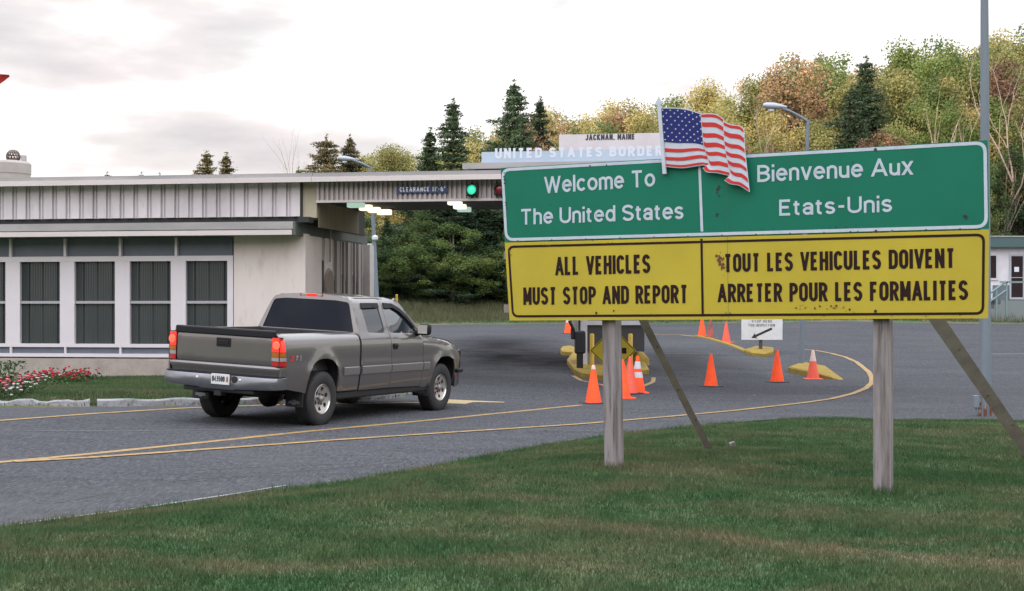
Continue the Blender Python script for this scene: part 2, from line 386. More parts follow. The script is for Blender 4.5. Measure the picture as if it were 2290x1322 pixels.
# ------------------------------------------------------------------ ground, asphalt, lawn
lawn_px = [(-900, 1340), (-300, 1236), (0, 1183), (130, 1166), (250, 1152), (380, 1134), (500, 1117), (640, 1097), (770, 1081), (890, 1060), (1000, 1039), (1100, 1020), (1200, 1002), (1300, 985),
           (1400, 971), (1470, 965), (1540, 958), (1600, 950), (1660, 944), (1760, 938), (1830, 939), (1900, 941), (2000, 944), (2100, 945), (2200, 944), (2290, 942), (2500, 938), (3000, 930)]
lawn_edge = [tuple(gp(x, y)[:2]) for x, y in lawn_px]
lawn_poly = lawn_edge + [(20, 12), (20, 3), (-10, 3)]
kerb_px = [(-700, 915), (-200, 913), (0, 912), (150, 912), (300, 911), (430, 909), (560, 907), (700, 903), (800, 899), (880, 893), (912, 884)]
kerb_line = [tuple(gp(x, y)[:2]) for x, y in kerb_px]
kerb_line += [(kerb_line[-1][0] + .35, kerb_line[-1][1] + 1.2), (kerb_line[-1][0] - .3, kerb_line[-1][1] + 2.9), (-2.6, 33.2)]
far_px = [(860, 729), (960, 727), (1060, 726), (1160, 726), (1300, 724), (1450, 725), (1600, 724), (1800, 721), (2000, 722), (2150, 724), (2290, 725), (2600, 727)]
far_edge = [tuple(gp(x, y)[:2]) for x, y in far_px]
asph = [lawn_edge[0]] + lawn_edge[1:] + [(34, 30), (44, 62)] + far_edge[::-1] + [(-5.2, 60), (-3.2, 40)] + kerb_line[::-1]
def gl(x, y):
    """the mown bank in the foreground"""
    x = np.asarray(x, float); y = np.asarray(y, float)
    d = dist_poly(lawn_edge, x, y, False)
    ins = inside(lawn_poly, x, y)
    z = g(x, y) + np.where(ins, .10 * sst(d, 0, 1.6) + .012, -.05)
    z = z + np.where(ins, .14 * np.exp(-((x - .7) ** 2 / 7 + (y - 15.4) ** 2 / 6)) * sst(d, .3, 2.2), 0)
    n = .018 * np.sin(x * 2.1 + 1.3 * np.sin(y * 1.1)) * np.sin(y * 1.7 + .8 * x) + .01 * np.sin(x * 5.3 + y * 2.2) * np.sin(y * 4.1 - x)
    return z + np.where(ins, n * sst(d, 0, .8), 0)

def grid_sheet(name, xs, ys, zf, mat):
    X, Y = np.meshgrid(xs, ys); Z = zf(X, Y); nx, ny = len(xs), len(ys)
    me = bpy.data.meshes.new(name); n = nx * ny
    me.vertices.add(n); me.vertices.foreach_set('co', np.stack([X, Y, Z], -1).astype('f4').ravel())
    i = (np.arange(ny - 1)[:, None] * nx + np.arange(nx - 1)[None]).ravel(); q = np.stack([i, i + 1, i + nx + 1, i + nx], -1)
    me.loops.add(q.size); me.loops.foreach_set('vertex_index', q.ravel().astype('i4'))
    me.polygons.add(len(q)); me.polygons.foreach_set('loop_start', np.arange(len(q), dtype='i4') * 4)
    me.update(calc_edges=True); me.polygons.foreach_set('use_smooth', [True] * len(q))
    return link_mesh(name, me, mat)
def tri_mesh(name, co, mat, per=3, tint=None):
    """co (n, per, 3): loose faces in one mesh, with an optional per-face tint"""
    n = len(co); me = bpy.data.meshes.new(name)
    me.vertices.add(n * per); me.vertices.foreach_set('co', co.astype('f4').ravel())
    me.loops.add(n * per); me.loops.foreach_set('vertex_index', np.arange(n * per, dtype='i4'))
    me.polygons.add(n); me.polygons.foreach_set('loop_start', np.arange(n, dtype='i4') * per); me.update(calc_edges=True)
    if tint is not None:
        a = me.attributes.new('tint', 'FLOAT', 'FACE'); a.data.foreach_set('value', tint.astype('f4'))
    return me

def hill(x, y):
    """wooded slope behind the crossing"""
    return 6.5 * sst(y, 78, 125) * sst(x, -14, 28) + 2.0 * sst(y, 90, 150) + 14 * sst(y, 140, 420) * sst(x, -60, 60)
def gt(x, y):
    x = np.asarray(x, float); y = np.asarray(y, float)
    fy = np.interp(x, [p[0] for p in far_edge], [p[1] for p in far_edge])
    bank = .85 * sst(y - fy, 0, 9)
    flat = g(x, np.minimum(y, 76))
    d = dist_poly(asph, x, y); ins = inside(asph, x, y)
    s = np.where(ins, -1, 1) * d
    strip = np.where((x < -1.5) & (y > 22.5) & (y < 40), .10 * sst(s, 0.1, 1.2) - .12 * sst(s, 1.5, 7), 0)
    return flat + bank + hill(x, y) - .12 * (1 - sst(s, -.35, .05)) + .035 + strip

def grassmat(name, brown, band=False, hue=0.):
    m = bpy.data.materials.new(name); m.use_nodes = True; t = m.node_tree; b = t.nodes['Principled BSDF']; L = t.links.new
    b.inputs['Roughness'].default_value = .75; b.inputs['Specular IOR Level'].default_value = .2
    geo = t.nodes.new('ShaderNodeNewGeometry')
    def noise(sc, det=5, rg=.6, st=(1, 1, 1)):
        mp_ = t.nodes.new('ShaderNodeMapping'); mp_.inputs['Scale'].default_value = st; L(geo.outputs['Position'], mp_.inputs[0])
        n = t.nodes.new('ShaderNodeTexNoise'); n.inputs['Scale'].default_value = sc; n.inputs['Detail'].default_value = det; n.inputs['Roughness'].default_value = rg; L(mp_.outputs[0], n.inputs[0]); return n.outputs[0]
    def rng(s, a, b_, lo=0, hi=1):
        r = t.nodes.new('ShaderNodeMapRange'); r.inputs[1].default_value = a; r.inputs[2].default_value = b_; r.inputs[3].default_value = lo; r.inputs[4].default_value = hi; L(s, r.inputs[0]); return r.outputs[0]
    def mixc(f, a, b_):
        x = t.nodes.new('ShaderNodeMix'); x.data_type = 'RGBA'; L(f, x.inputs[0])
        for i, c in ((6, a), (7, b_)):
            if isinstance(c, tuple): x.inputs[i].default_value = (*c, 1)
            else: L(c, x.inputs[i])
        return x.outputs[2]
    c = mixc(rng(noise(1.1, st=(1, .7, 1)), .38, .66), (.031, .086, .028), (.076, .116, .044))
    c = mixc(rng(noise(4.5, 5), .42, .66, 0, .8), c, (.025, .060, .021))
    f = rng(noise(.62, 7, .72, (.6, 1.5, 1)), .47, .66, 0, brown)
    if band:                                                      # mown strip of dry, worn turf along the front
        sx = t.nodes.new('ShaderNodeSeparateXYZ'); L(geo.outputs['Position'], sx.inputs[0])
        a = Vector(band[0]); d = (Vector(band[1]) - a).normalized(); nn = Vector((-d.y, d.x))
        v1 = t.nodes.new('ShaderNodeVectorMath'); v1.operation = 'DOT_PRODUCT'; L(geo.outputs['Position'], v1.inputs[0]); v1.inputs[1].default_value = (nn.x, nn.y, 0)
        sub = t.nodes.new('ShaderNodeMath'); sub.operation = 'SUBTRACT'; L(v1.outputs['Value'], sub.inputs[0]); sub.inputs[1].default_value = a.dot(nn)
        up = rng(sub.outputs[0], .10, -.05); dn = rng(sub.outputs[0], -.95, -.12); xx = rng(sx.outputs[0], -1.2, .8)
        ml = t.nodes.new('ShaderNodeMath'); ml.operation = 'MULTIPLY'; L(up, ml.inputs[0]); L(dn, ml.inputs[1])
        ml2 = t.nodes.new('ShaderNodeMath'); ml2.operation = 'MULTIPLY'; L(ml.outputs[0], ml2.inputs[0]); L(xx, ml2.inputs[1])
        ml3 = t.nodes.new('ShaderNodeMath'); ml3.operation = 'MULTIPLY'; L(ml2.outputs[0], ml3.inputs[0]); L(rng(noise(2.2, 5), .3, .6, .25, .95), ml3.inputs[1])
        mm = t.nodes.new('ShaderNodeMath'); mm.operation = 'MAXIMUM'; L(ml3.outputs[0], mm.inputs[0]); L(f, mm.inputs[1]); f = mm.outputs[0]
    c = mixc(f, c, (.150, .118, .068))
    rp = noise(38., 2)
    c = mixc(rng(rp, .55, .8, 0, .34), c, (.17, .16, .08))
    L(c, b.inputs['Base Color'])
    return m
band = [tuple(gp(1300, 1212)[:2]), tuple(gp(2290, 1292)[:2])]
m_lawn = grassmat("lawn_turf", .74, band)
m_ground = grassmat("field_grass", .95)
m_dry = M("tall_grass", (.095, .088, .038), .8, var=(.8, (.055, .072, .027), .38, .62), dirt=(14, (.17, .135, .075), .52, .76))

xs = np.unique(np.concatenate([np.linspace(-900, -40, 24), np.arange(-40, 46, .5), np.linspace(46, 900, 24)]))
ys = np.unique(np.concatenate([np.linspace(-300, 2, 14), np.arange(2, 20, 1.), np.arange(20, 100, .5), np.arange(100, 170, 4.), np.linspace(170, 2500, 24)]))
def ground_z(X, Y):
    z = gt(X, Y)
    z = np.where(inside(lawn_poly, X, Y), gl(X, Y) - .12, z)
    return np.where(Y < 6, np.minimum(z, -.1), z)
tag(grid_sheet("ground", xs, ys, ground_z, m_ground), kind='structure', label='rough grassy ground reaching up the wooded slope')

# asphalt: grey, worn, with a patch blackened by oil and painted canopy shade by the inspection lane
m_asph = bpy.data.materials.new("asphalt"); m_asph.use_nodes = True
def asphalt_nodes(m):
    t = m.node_tree; b = t.nodes['Principled BSDF']; L = t.links.new
    b.inputs['Roughness'].default_value = .9; b.inputs['Specular IOR Level'].default_value = 0.
    geo = t.nodes.new('ShaderNodeNewGeometry')
    def noise(sc, det, st=(1, 1, 1), rot=0):
        mp_ = t.nodes.new('ShaderNodeMapping'); mp_.inputs['Scale'].default_value = st; mp_.inputs['Rotation'].default_value = (0, 0, rot); L(geo.outputs['Position'], mp_.inputs[0])
        n = t.nodes.new('ShaderNodeTexNoise'); n.inputs['Scale'].default_value = sc; n.inputs['Detail'].default_value = det; n.inputs['Roughness'].default_value = .65; L(mp_.outputs[0], n.inputs[0]); return n.outputs[0]
    def rng(s, a, b_, lo=0, hi=1):
        r = t.nodes.new('ShaderNodeMapRange'); r.inputs[1].default_value = a; r.inputs[2].default_value = b_; r.inputs[3].default_value = lo; r.inputs[4].default_value = hi; L(s, r.inputs[0]); return r.outputs[0]
    def mixc(f, a, b_):
        x = t.nodes.new('ShaderNodeMix'); x.data_type = 'RGBA'; L(f, x.inputs[0])
        for i, c in ((6, a), (7, b_)):
            if isinstance(c, tuple): x.inputs[i].default_value = (*c, 1)
            else: L(c, x.inputs[i])
        return x.outputs[2]
    c = mixc(rng(noise(.35, 6, (.5, 1.6, 1), R(-25)), .35, .68), (.064, .065, .071), (.082, .083, .089))
    c = mixc(rng(noise(1.3, 6, (.25, 2.2, 1), R(25)), .52, .70, 0, .7), c, (.042, .042, .046))
    c = mixc(rng(noise(55, 3), .40, .72, 0, .65), c, (.118, .120, .128))
    c = mixc(rng(noise(34, 3), .52, .70, 0, .75), c, (.022, .022, .025))
    c = mixc(rng(noise(30, 2, (1, .20, 1)), .50, .72, 0, .52), c, (.150, .151, .160))
    c = mixc(rng(noise(27, 2, (1, .20, 1), .3), .52, .72, 0, .52), c, (.028, .028, .032))
    c = mixc(rng(noise(.22, 6, (1, 1, 1), .6), .50, .62, 0, .35), c, (.10, .098, .10))
    p = gp(1125, 800); q = gp(1180, 775)                          # oil and tyre stain, with canopy shade painted into its dark tone
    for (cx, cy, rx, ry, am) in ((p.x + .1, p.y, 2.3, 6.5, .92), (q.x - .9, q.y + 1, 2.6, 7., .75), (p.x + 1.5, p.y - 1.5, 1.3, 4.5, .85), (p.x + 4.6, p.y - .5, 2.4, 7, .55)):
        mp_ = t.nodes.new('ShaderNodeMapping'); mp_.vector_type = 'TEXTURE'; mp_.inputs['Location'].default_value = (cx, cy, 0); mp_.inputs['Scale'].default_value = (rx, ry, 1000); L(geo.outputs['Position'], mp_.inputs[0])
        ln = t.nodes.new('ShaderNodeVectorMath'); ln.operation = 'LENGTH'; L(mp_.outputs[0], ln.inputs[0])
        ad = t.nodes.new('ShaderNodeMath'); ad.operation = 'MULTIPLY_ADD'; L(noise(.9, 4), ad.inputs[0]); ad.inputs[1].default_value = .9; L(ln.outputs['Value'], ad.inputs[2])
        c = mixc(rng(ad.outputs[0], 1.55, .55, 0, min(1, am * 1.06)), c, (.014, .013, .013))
    L(c, b.inputs['Base Color'])
    bn = t.nodes.new('ShaderNodeBump'); bn.inputs['Strength'].default_value = .6; bn.inputs['Distance'].default_value = .006; L(noise(90, 3), bn.inputs['Height']); L(bn.outputs[0], b.inputs['Normal'])
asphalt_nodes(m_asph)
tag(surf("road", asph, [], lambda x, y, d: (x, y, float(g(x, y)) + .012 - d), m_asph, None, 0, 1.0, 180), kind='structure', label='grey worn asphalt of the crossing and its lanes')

# lawn in the foreground: turf sheet and blades
A = np.array(lawn_poly)
sheet = surf("lawn", lawn_edge[2:] + [(17, 14), (13, 6.2), (-6.5, 6.2)], [], lambda x, y, d: (x, y, float(gl(x, y))), m_lawn, None, 0, .28, 180)
tag(sheet, kind='structure', label='mown green lawn with browned patches in front of the road')
rng_ = np.random.default_rng(3)
def blades(name, n, poly, zf, mat, hmin, hmax, wid, xr, yr, dens=None, lean=.55):
    x = rng_.uniform(*xr, n); y = rng_.uniform(*yr, n)
    k = inside(poly, x, y)
    if dens is not None: k &= rng_.random(n) < dens(x, y)
    x, y = x[k], y[k]; n = len(x); z = zf(x, y)
    a = rng_.uniform(0, 2 * math.pi, n); h = rng_.uniform(hmin, hmax, n) * (.75 + .5 * (np.sin(x * 1.7) * np.sin(y * 2.3 + x) + 1) / 2); l = rng_.normal(0, lean, n) * h; b = a + rng_.normal(0, 1, n)
    wv = wid * rng_.uniform(.7, 1.3, n)
    co = np.zeros((n, 3, 3))
    co[:, 0] = np.stack([x - np.cos(a) * wv, y - np.sin(a) * wv, z - .005], -1); co[:, 1] = np.stack([x + np.cos(a) * wv, y + np.sin(a) * wv, z - .005], -1)
    co[:, 2] = np.stack([x + np.cos(b) * l, y + np.sin(b) * l, z + h], -1)
    return link_mesh(name, tri_mesh(name, co, mat), mat)
vis = lambda x, y: (np.abs(x / np.maximum(y, .1) - .05) < .46) * np.clip(14. / y, .25, 1.)
tag(blades("grass", 1500000, lawn_edge[2:] + [(17, 14), (13, 6.2), (-6.5, 6.2)], gl, m_lawn, .018, .05, .0042, (-6.5, 13), (6.4, 24), vis), kind='stuff', label='short mown blades of grass on the foreground lawn')
edge_band = lambda x, y: (dist_poly(lawn_edge, x, y, False) < .16) * (np.abs(x / y) < .36)
tag(blades("edge_grass", 160000, lawn_edge[2:] + [(17, 14), (13, 6.2), (-6.5, 6.2)], gl, m_lawn, .03, .10, .004, (-6, 9), (10.0, 24), edge_band), kind='stuff', label='longer ragged grass along the edge of the lawn')
posts_xy = [(.99, 14.84), (3.22, 13.57), (2.35, 18.5), (6.85, 23.0)]
tuft = lambda x, y: (sum(np.exp(-((x - a) ** 2 + (y - b) ** 2) / .03) for a, b in posts_xy[:3]) > rng_.random(len(x)))
tag(blades("tufts", 160000, lawn_edge[2:] + [(17, 14), (13, 6.2), (-6.5, 6.2)], gl, m_lawn, .05, .12, .004, (0.3, 4), (12.5, 20), tuft), kind='stuff', label='taller grass left uncut round the sign posts')
# grass strip by the building and verge on the far side
strip_poly = [(-16, 24.6), (-11, 24.2)] + [p for p in kerb_line[1:-2]] + [(-2.9, 32.8), (-16, 34.6)]
tag(blades("strip_grass", 260000, strip_poly, gt, m_lawn, .03, .075, .006, (-13, -1.5), (23.5, 34.5), lambda x, y: np.abs(x / y) < .345), kind='stuff', label='short grass of the strip in front of the building')
fe = np.array(far_edge)
verge_poly = [(-9, 62)] + [tuple(p) for p in far_edge] + [(34, 84), (-9, 84)]
tag(blades("verge_grass", 260000, verge_poly, gt, m_dry, .12, .46, .013, (-8, 30), (60, 84), lambda x, y: np.clip((y - np.interp(x, fe[:, 0], fe[:, 1]) - .2) / 2.5, 0, 1), .3), kind='stuff', label='tall dry grass below the trees across the road')

# painted markings
def marking(name, pts, wd, mat, label, add=.018):
    pts = densify(pts, .45, False); vs = []; fs = []
    for i, p in enumerate(pts):
        a = Vector(pts[max(i - 1, 0)]); b = Vector(pts[min(i + 1, len(pts) - 1)]); d = (b - a).normalized(); n = Vector((-d.y, d.x))
        ww = wd * (1 + .10 * math.sin(i * 1.7) * math.sin(i * .61))
        for s in (-.5, .5):
            q = Vector(p) + n * ww * s; vs.append((q.x, q.y, float(g(q.x, q.y)) + add))
    for i in range(len(pts) - 1): fs.append((2 * i, 2 * i + 1, 2 * i + 3, 2 * i + 2))
    return tag(MB().add(vs, fs).build(name, mat), label, kind='structure')
def wornpaint(name, base, under, lo, hi):
    return M(name, base, .7, var=(9., under, lo, hi), dirt=(60., tuple(c * .6 for c in base), .55, .8))
m_yel = wornpaint("yellow_line_paint", (.36, .215, .058), (.13, .10, .075), .42, .70)
m_white = wornpaint("white_line_paint", (.26, .255, .265), (.09, .088, .092), .44, .64)
G2 = lambda pp: [tuple(gp(x, y)[:2]) for x, y in pp]
marking("lane_line", G2([(-400, 968), (0, 943), (215, 927), (430, 914), (600, 908), (760, 905), (900, 903), (1000, 902)]), .14, m_yel, 'yellow lane line nearest the kerb')
marking("lane_line", G2([(-500, 1082), (0, 1037), (100, 1028), (193, 1019), (437, 994), (681, 968), (993, 939), (1150, 923), (1300, 908)]), .13, m_yel, 'upper of the two yellow lines that meet at the left', .018)
marking("lane_line", G2([(30, 1036), (200, 1027), (397, 1013), (738, 988), (993, 971), (1300, 951), (1395, 943), (1500, 934), (1640, 921), (1720, 912), (1799, 903), (1860, 894), (1905, 883), (1935, 871), (1950, 858),
        (1950, 846), (1943, 834), (1929, 822), (1915, 811), (1890, 800), (1860, 792), (1824, 785), (1800, 783)]), .13, m_yel, 'yellow line that runs right and loops round the island', .0225)
marking("edge_line", G2([(-300, 1237), (0, 1182), (130, 1164), (250, 1149), (340, 1136), (440, 1121), (520, 1109), (640, 1089)]), .05, m_white, 'faint white line at the edge of the lawn')
arrow = gp(1050, 901)
MBa = MB(lambda x, y, z: (arrow.x + x, arrow.y + y, float(g(arrow.x + x, arrow.y + y)) + .02)).add([(-.60, -.10, 0), (-.46, -.55, 0), (-.06, -.50, 0), (.06, -.05, 0), (.62, .12, 0), (.62, .26, 0), (.05, .30, 0), (-.42, .34, 0)], [(0, 1, 2, 3, 4, 5, 6, 7)])
tag(MBa.build("arrow_marking", wornpaint("pale_yellow_paint", (.38, .28, .14), (.2, .17, .12), .5, .8)), 'pale yellow painted arrow on the road', kind='structure')
marking("lane_line", G2([(1440, 748), (1523, 750), (1560, 754)]), .16, m_yel, 'short yellow line at the back of the crossing')
m_seam = M("tar_seam", (.036, .034, .038), .6)
marking("tar_seam", G2([(0, 967), (300, 966), (640, 961), (900, 955), (1200, 962), (1345, 967)]), .025, M("pale_seam", (.16, .155, .165), .8), 'thin pale seam across the road', .0155)
marking("tar_seam", G2([(270, 1087), (500, 1070), (760, 1049), (900, 1035)]), .03, m_seam, 'dark tar seam in the near lane', .015)
marking("tar_seam", G2([(330, 1062), (520, 1050), (760, 1040)]), .02, m_seam, 'thin dark crack in the near lane', .0152)
for pp in ([(120, 1128), (300, 1096), (420, 1083), (560, 1064)], [(560, 1004), (660, 1030), (700, 1052)], [(1500, 870), (1680, 884), (1830, 908)], [(2030, 800), (2120, 835), (2230, 850)], [(150, 985), (330, 990), (430, 1003)], [(1080, 975), (1180, 990)]):
    jit_ = random.Random(len(pp) + pp[0][0]); cr = densify(pp, 18, False); cr = [(x + jit_.gauss(0, 3), y + jit_.gauss(0, .8)) for x, y in cr]
    marking("road_crack", G2(cr), .018, m_seam, 'thin dark crack in the worn asphalt', .0149)
marking("tar_seam", G2([(2215, 793), (2290, 792), (2600, 794)]), .55, m_seam, 'dark tar patch at the right of the road', .0151)
marking("tar_seam", G2([(1240, 790), (1500, 792), (1600, 793)]), .03, M("pale_seam_far", (.2, .17, .15), .8), 'pale joint across the inspection lane', .0153)

# kerb: broken concrete lengths
m_kerb = M("kerb_concrete", (.29, .285, .295), .85, var=(3., (.20, .195, .195), .4, .7), dirt=(12., (.11, .105, .10), .52, .72), bump=(30, .5, .01))
kb = MB(); KL = densify(kerb_line[:-2], .12, False); i0 = 0; rr = random.Random(5); i = 0
seg = 0; brk = {}
for i, p in enumerate(KL[:-1]):
    q = KL[i + 1]
    gap_ = (i % 26 == 0) or (i % 26 == 1 and (i // 26) % 2)
    if gap_: continue
    d = (Vector(q) - Vector(p)).normalized(); n = Vector((-d.y, d.x))
    vs = []
    for pt in (p, q):
        j = i if pt is p else i + 1
        h = .125 + .014 * math.sin(j * .7) * math.sin(j * .23) - (.03 if (j // 26) % 3 == 1 and j % 5 < 2 else 0)
        a = Vector(pt); zg = float(g(a.x, a.y))
        for off, zz in ((0, -.05), (.015 + .01 * math.sin(j * .9), h - .02), (.035, h), (.17, h), (.17, -.05)):
            b = a + n * off; vs.append((b.x, b.y, zg + zz))
    kb.add(vs, [(k, k + 1, k + 6, k + 5) for k in range(4)] + [(0, 1, 2, 3, 4), (9, 8, 7, 6, 5)])
tag(kb.build("kerb", m_kerb), 'pale broken concrete kerb along the grass strip', kind='structure')

# ------------------------------------------------------------------ border station (long low office)
TH = R(10.0)
B0 = at(683, 690, 33.0); e1 = Vector((math.cos(TH), -math.sin(TH), 0)); e2 = Vector((math.sin(TH), math.cos(TH), 0))
def fac(px, py, off=0.):
    """photo pixel -> (along the facade, height) on a plane parallel to the facade, off metres behind it"""
    d = Vector(((px - CX) / FPX, 1, -(py - HY) / FPX)); o = Vector((0, 0, CAMZ)); p0 = Vector((B0.x, B0.y, 0)) + e2 * off
    k = (p0 - o).dot(e2) / d.dot(e2); h = o + d * k
    return (h - p0).dot(e1), h.z
FT = lambda a, b, z: (B0.x + e1.x * a + e2.x * b, B0.y + e1.y * a + e2.y * b, z)      # facade frame: a along, b back, z up
rotB = (0, 0, -TH)
m_stucco = M("stucco_wall", (.645, .565, .53), .85, var=(1.2, (.58, .505, .475), .35, .7), dirt=(5., (.44, .37, .33), .54, .85), bump=(60, .25, .01), stretch=(1, 1, .35))
m_plinth = M("rough_plinth", (.36, .31, .275), .9, var=(2.5, (.28, .235, .205), .4, .7), dirt=(25., (.22, .185, .16), .55, .8), bump=(40, .5, .015))
m_frame = M("painted_frame", (.61, .56, .585), .55, var=(2., (.58, .53, .56), .4, .75), dirt=(14, (.48, .43, .44), .66, .9))
m_alu = M("aluminium_fascia", (.35, .325, .32), .6, .25, var=(.8, (.25, .245, .245), .38, .66), dirt=(5., (.26, .235, .225), .58, .85), stretch=(.6, .6, 2.5))
m_alu_l = M("pale_trim", (.58, .515, .50), .5, .2, var=(1.2, (.52, .47, .46), .4, .7), stretch=(.6, 1, 3))
m_corr = M("corrugated_sheet", (.60, .55, .57), .55, .12, var=(1.6, (.48, .44, .455), .38, .68), dirt=(5., (.36, .33, .345), .64, .85), stretch=(1, 1, .4))
m_dark = M("dark_recess", (.025, .025, .025), .8)
m_green = M("unlit_green_eave", (.075, .085, .075), .7, var=(3., (.10, .11, .095), .4, .7))  # green darkened in the colour itself, for the unlit side of the eave
m_blind = M("dark_blind_glass", (.052, .058, .058), .12, spec=.35, var=(1.4, (.036, .042, .042), .35, .7), stretch=(1, 1, .2))
m_transom = M("blue_grey_panel", (.12, .135, .17), .45, var=(4., (.10, .112, .145), .35, .7))
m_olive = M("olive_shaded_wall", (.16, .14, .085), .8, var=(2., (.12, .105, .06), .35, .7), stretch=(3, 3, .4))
ZT = fac(683, 689)[1]
stn = empty("border_station", (0, 0, 0), 'long low border station with white framed windows and a corrugated parapet', 'building')
aL = -13.5                                                        # the building runs on out of the picture to the left
zb = .05; z_sill = fac(460, 800)[1]; z_wbot = fac(460, 770)[1]; z_tr = fac(460, 574)[1]; z_head = fac(460, 531)[1]
z_et = fac(460, 497, -.55)[1]; z_eb = fac(460, 527, -.55)[1]
a_win_r = fac(521, 600)[0]
# stucco walls
wl = MB(FT)
wl.box(a_win_r + .02, 0, 0, .30, zb, z_eb + .05)                      # blank wall right of the windows
wl.box(aL, a_win_r + .02, .16, .30, z_sill - .1, z_head + .12)            # wall behind the windows
wl.box(-.22, 0, .30, 1.18, zb, z_eb + .02)                           # return wall
wl.box(-.22, 0, 1.42, 2.0, zb, z_eb + .02)
wl.box(-.30, -.12, 2.0, 5.4, zb, z_eb + .02)
wl.box(aL, -.30, 5.2, 5.4, zb, z_eb + .02)
wl.build("wall", m_stucco, stn)
MB(FT).box(aL, a_win_r + .018, -.06, .14, zb - .1, z_sill - .03).build("plinth", m_plinth, stn)
# windows: each one a framed opening with transom panel above and spandrel below
pitch = fac(397, 600)[0] - fac(272, 600)[0]
m_rail = M("grey_mid_rail", (.36, .34, .36), .5, .2)
n_win = int(-aL / pitch) - 2
for i in range(n_win):
    a1 = a_win_r - i * pitch; a0 = a1 - pitch
    fr = MB(FT)
    mwid = .055
    fr.box(a0 - .028, a0 + .028, -.03, .12, z_tr + .02, z_head)                   # upper mullion
    fr.box(a0 - .022, a0 + .022, -.012, .12, z_sill + .07, z_wbot - .03)           # lower mullion
    p0, p1 = a0 + pitch * .165, a1 - pitch * .10
    fr.box(a0 + .0, p0, 0, .12, z_wbot, z_tr - .09); fr.box(p1, a1 - .0, 0, .12, z_wbot, z_tr - .09)
    fr.box(a0, a1, -.008, .12, z_tr - .09, z_tr + .02); fr.box(a0, a1, -.008, .12, z_wbot - .075, z_wbot)
    zm = fac(460, 676)[1]
    fr.box(a0, a1, -.02, .12, z_sill, z_sill + .075)
    fo = fr.build("window", m_frame, stn)
    MB(FT).box(p0, p1, .03, .084, zm - .028, zm + .028).build("mid_rail", m_rail, fo)
    pn = MB(FT)
    # curtain folds behind the glass read as fine vertical pleats
    xs_ = np.linspace(p0, p1, 49); vs = []; fs = []
    for k, xx in enumerate(xs_):
        dz = .085 + .006 * (k % 2) + (.02 if k % 17 == 9 else 0)
        vs += [(xx, dz, z_wbot), (xx, dz, z_tr - .09)]
    fs = [(2 * k, 2 * k + 2, 2 * k + 3, 2 * k + 1) for k in range(48)]
    pn.add(vs, fs); pn.build("pane", m_blind, fo)
    MB(FT).box(a0 + .028, a1 - .028, .05, .1, z_tr + .02, z_head).build("transom_panel", m_transom, fo)
    MB(FT).box(a0 + .022, a1 - .022, .04, .1, z_sill + .075, z_wbot - .075).build("spandrel_panel", m_transom, fo)
# lower eave with bright drip edge, its side return in green painted dark as the unlit side
a_e = fac(655, 510, -.55)[0]
ev = MB(FT)
ev.box(aL, a_e, -.55, -.10, z_et - (z_et - z_eb) * .55, z_et)
ev.box(aL, a_e, -.50, -.10, z_eb + .012, z_et - (z_et - z_eb) * .55)
ev.build("eave", m_alu, stn)
MB(FT).box(aL, a_e - .02, -.57, -.505, z_eb + .005, z_et - (z_et - z_eb) * .62).build("drip_edge", m_alu_l, stn)
sv = MB(FT); sv.box(a_e - .004, a_e + .05, -.54, 1.6, z_eb + .0, z_et - .02); sv.box(-.1, a_e, -.095, 4.9, z_eb, z_et - .03); sv.box(aL, -.1, -.095, 5.3, z_eb + .03, z_et - .05)
sv.box(a_e - .3, a_e + .02, 1.62, 4.85, z_eb + .04, z_et - .05)
sv.build("side_eave", m_green, stn)
# upper parapet: wide-rib corrugated sheet, dark gap at its foot
z_cb = fac(400, 487, -.1)[1]; z_ct = fac(400, 411, -.1)[1]
a_c1 = fac(672, 450, -.1)[0]
cp = MB(FT); rib = .31; xx = a_c1; prof = []
while xx > aL:
    prof += [(xx, -.13), (xx - rib * .60, -.13), (xx - rib * .66, -.075), (xx - rib * .76, -.075), (xx - rib * .79, -.10), (xx - rib * .88, -.10), (xx - rib * .91, -.075), (xx - rib * .97, -.075)]; xx -= rib
vs = []; fs = []
for a, b in prof: vs += [(a, b, z_cb), (a, b, z_ct)]
fs = [(2 * k, 2 * k + 2, 2 * k + 3, 2 * k + 1) for k in range(len(prof) - 1)]
cp.add(vs, fs); cp.build("corrugated_parapet", m_corr, stn)
MB(FT).box(aL, a_c1 + .02, -.06, 4.9, z_et - .045, z_ct - .02).build("parapet_core", m_dark, stn)
MB(FT).box(a_c1, a_c1 + .05, -.135, -.055, z_cb - .02, z_ct).build("end_trim", m_dark, stn)
a_k1 = fac(708, 450, -.1)[0]
bk = MB(FT); bk.box(a_c1 + .05, a_k1, -.10, 3.2, z_cb - .03, z_ct); bk.build("end_block", M("beige_block", (.42, .365, .27), .85, var=(2, (.36, .31, .23), .4, .7)), stn)
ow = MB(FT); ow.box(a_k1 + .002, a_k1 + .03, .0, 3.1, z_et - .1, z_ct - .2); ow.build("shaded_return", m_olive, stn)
MB(FT).box(a_c1 + .06, a_k1 - .06, -.45, -.105, z_et - .015, z_cb - .03).build("gap_flashing", m_dark, stn)
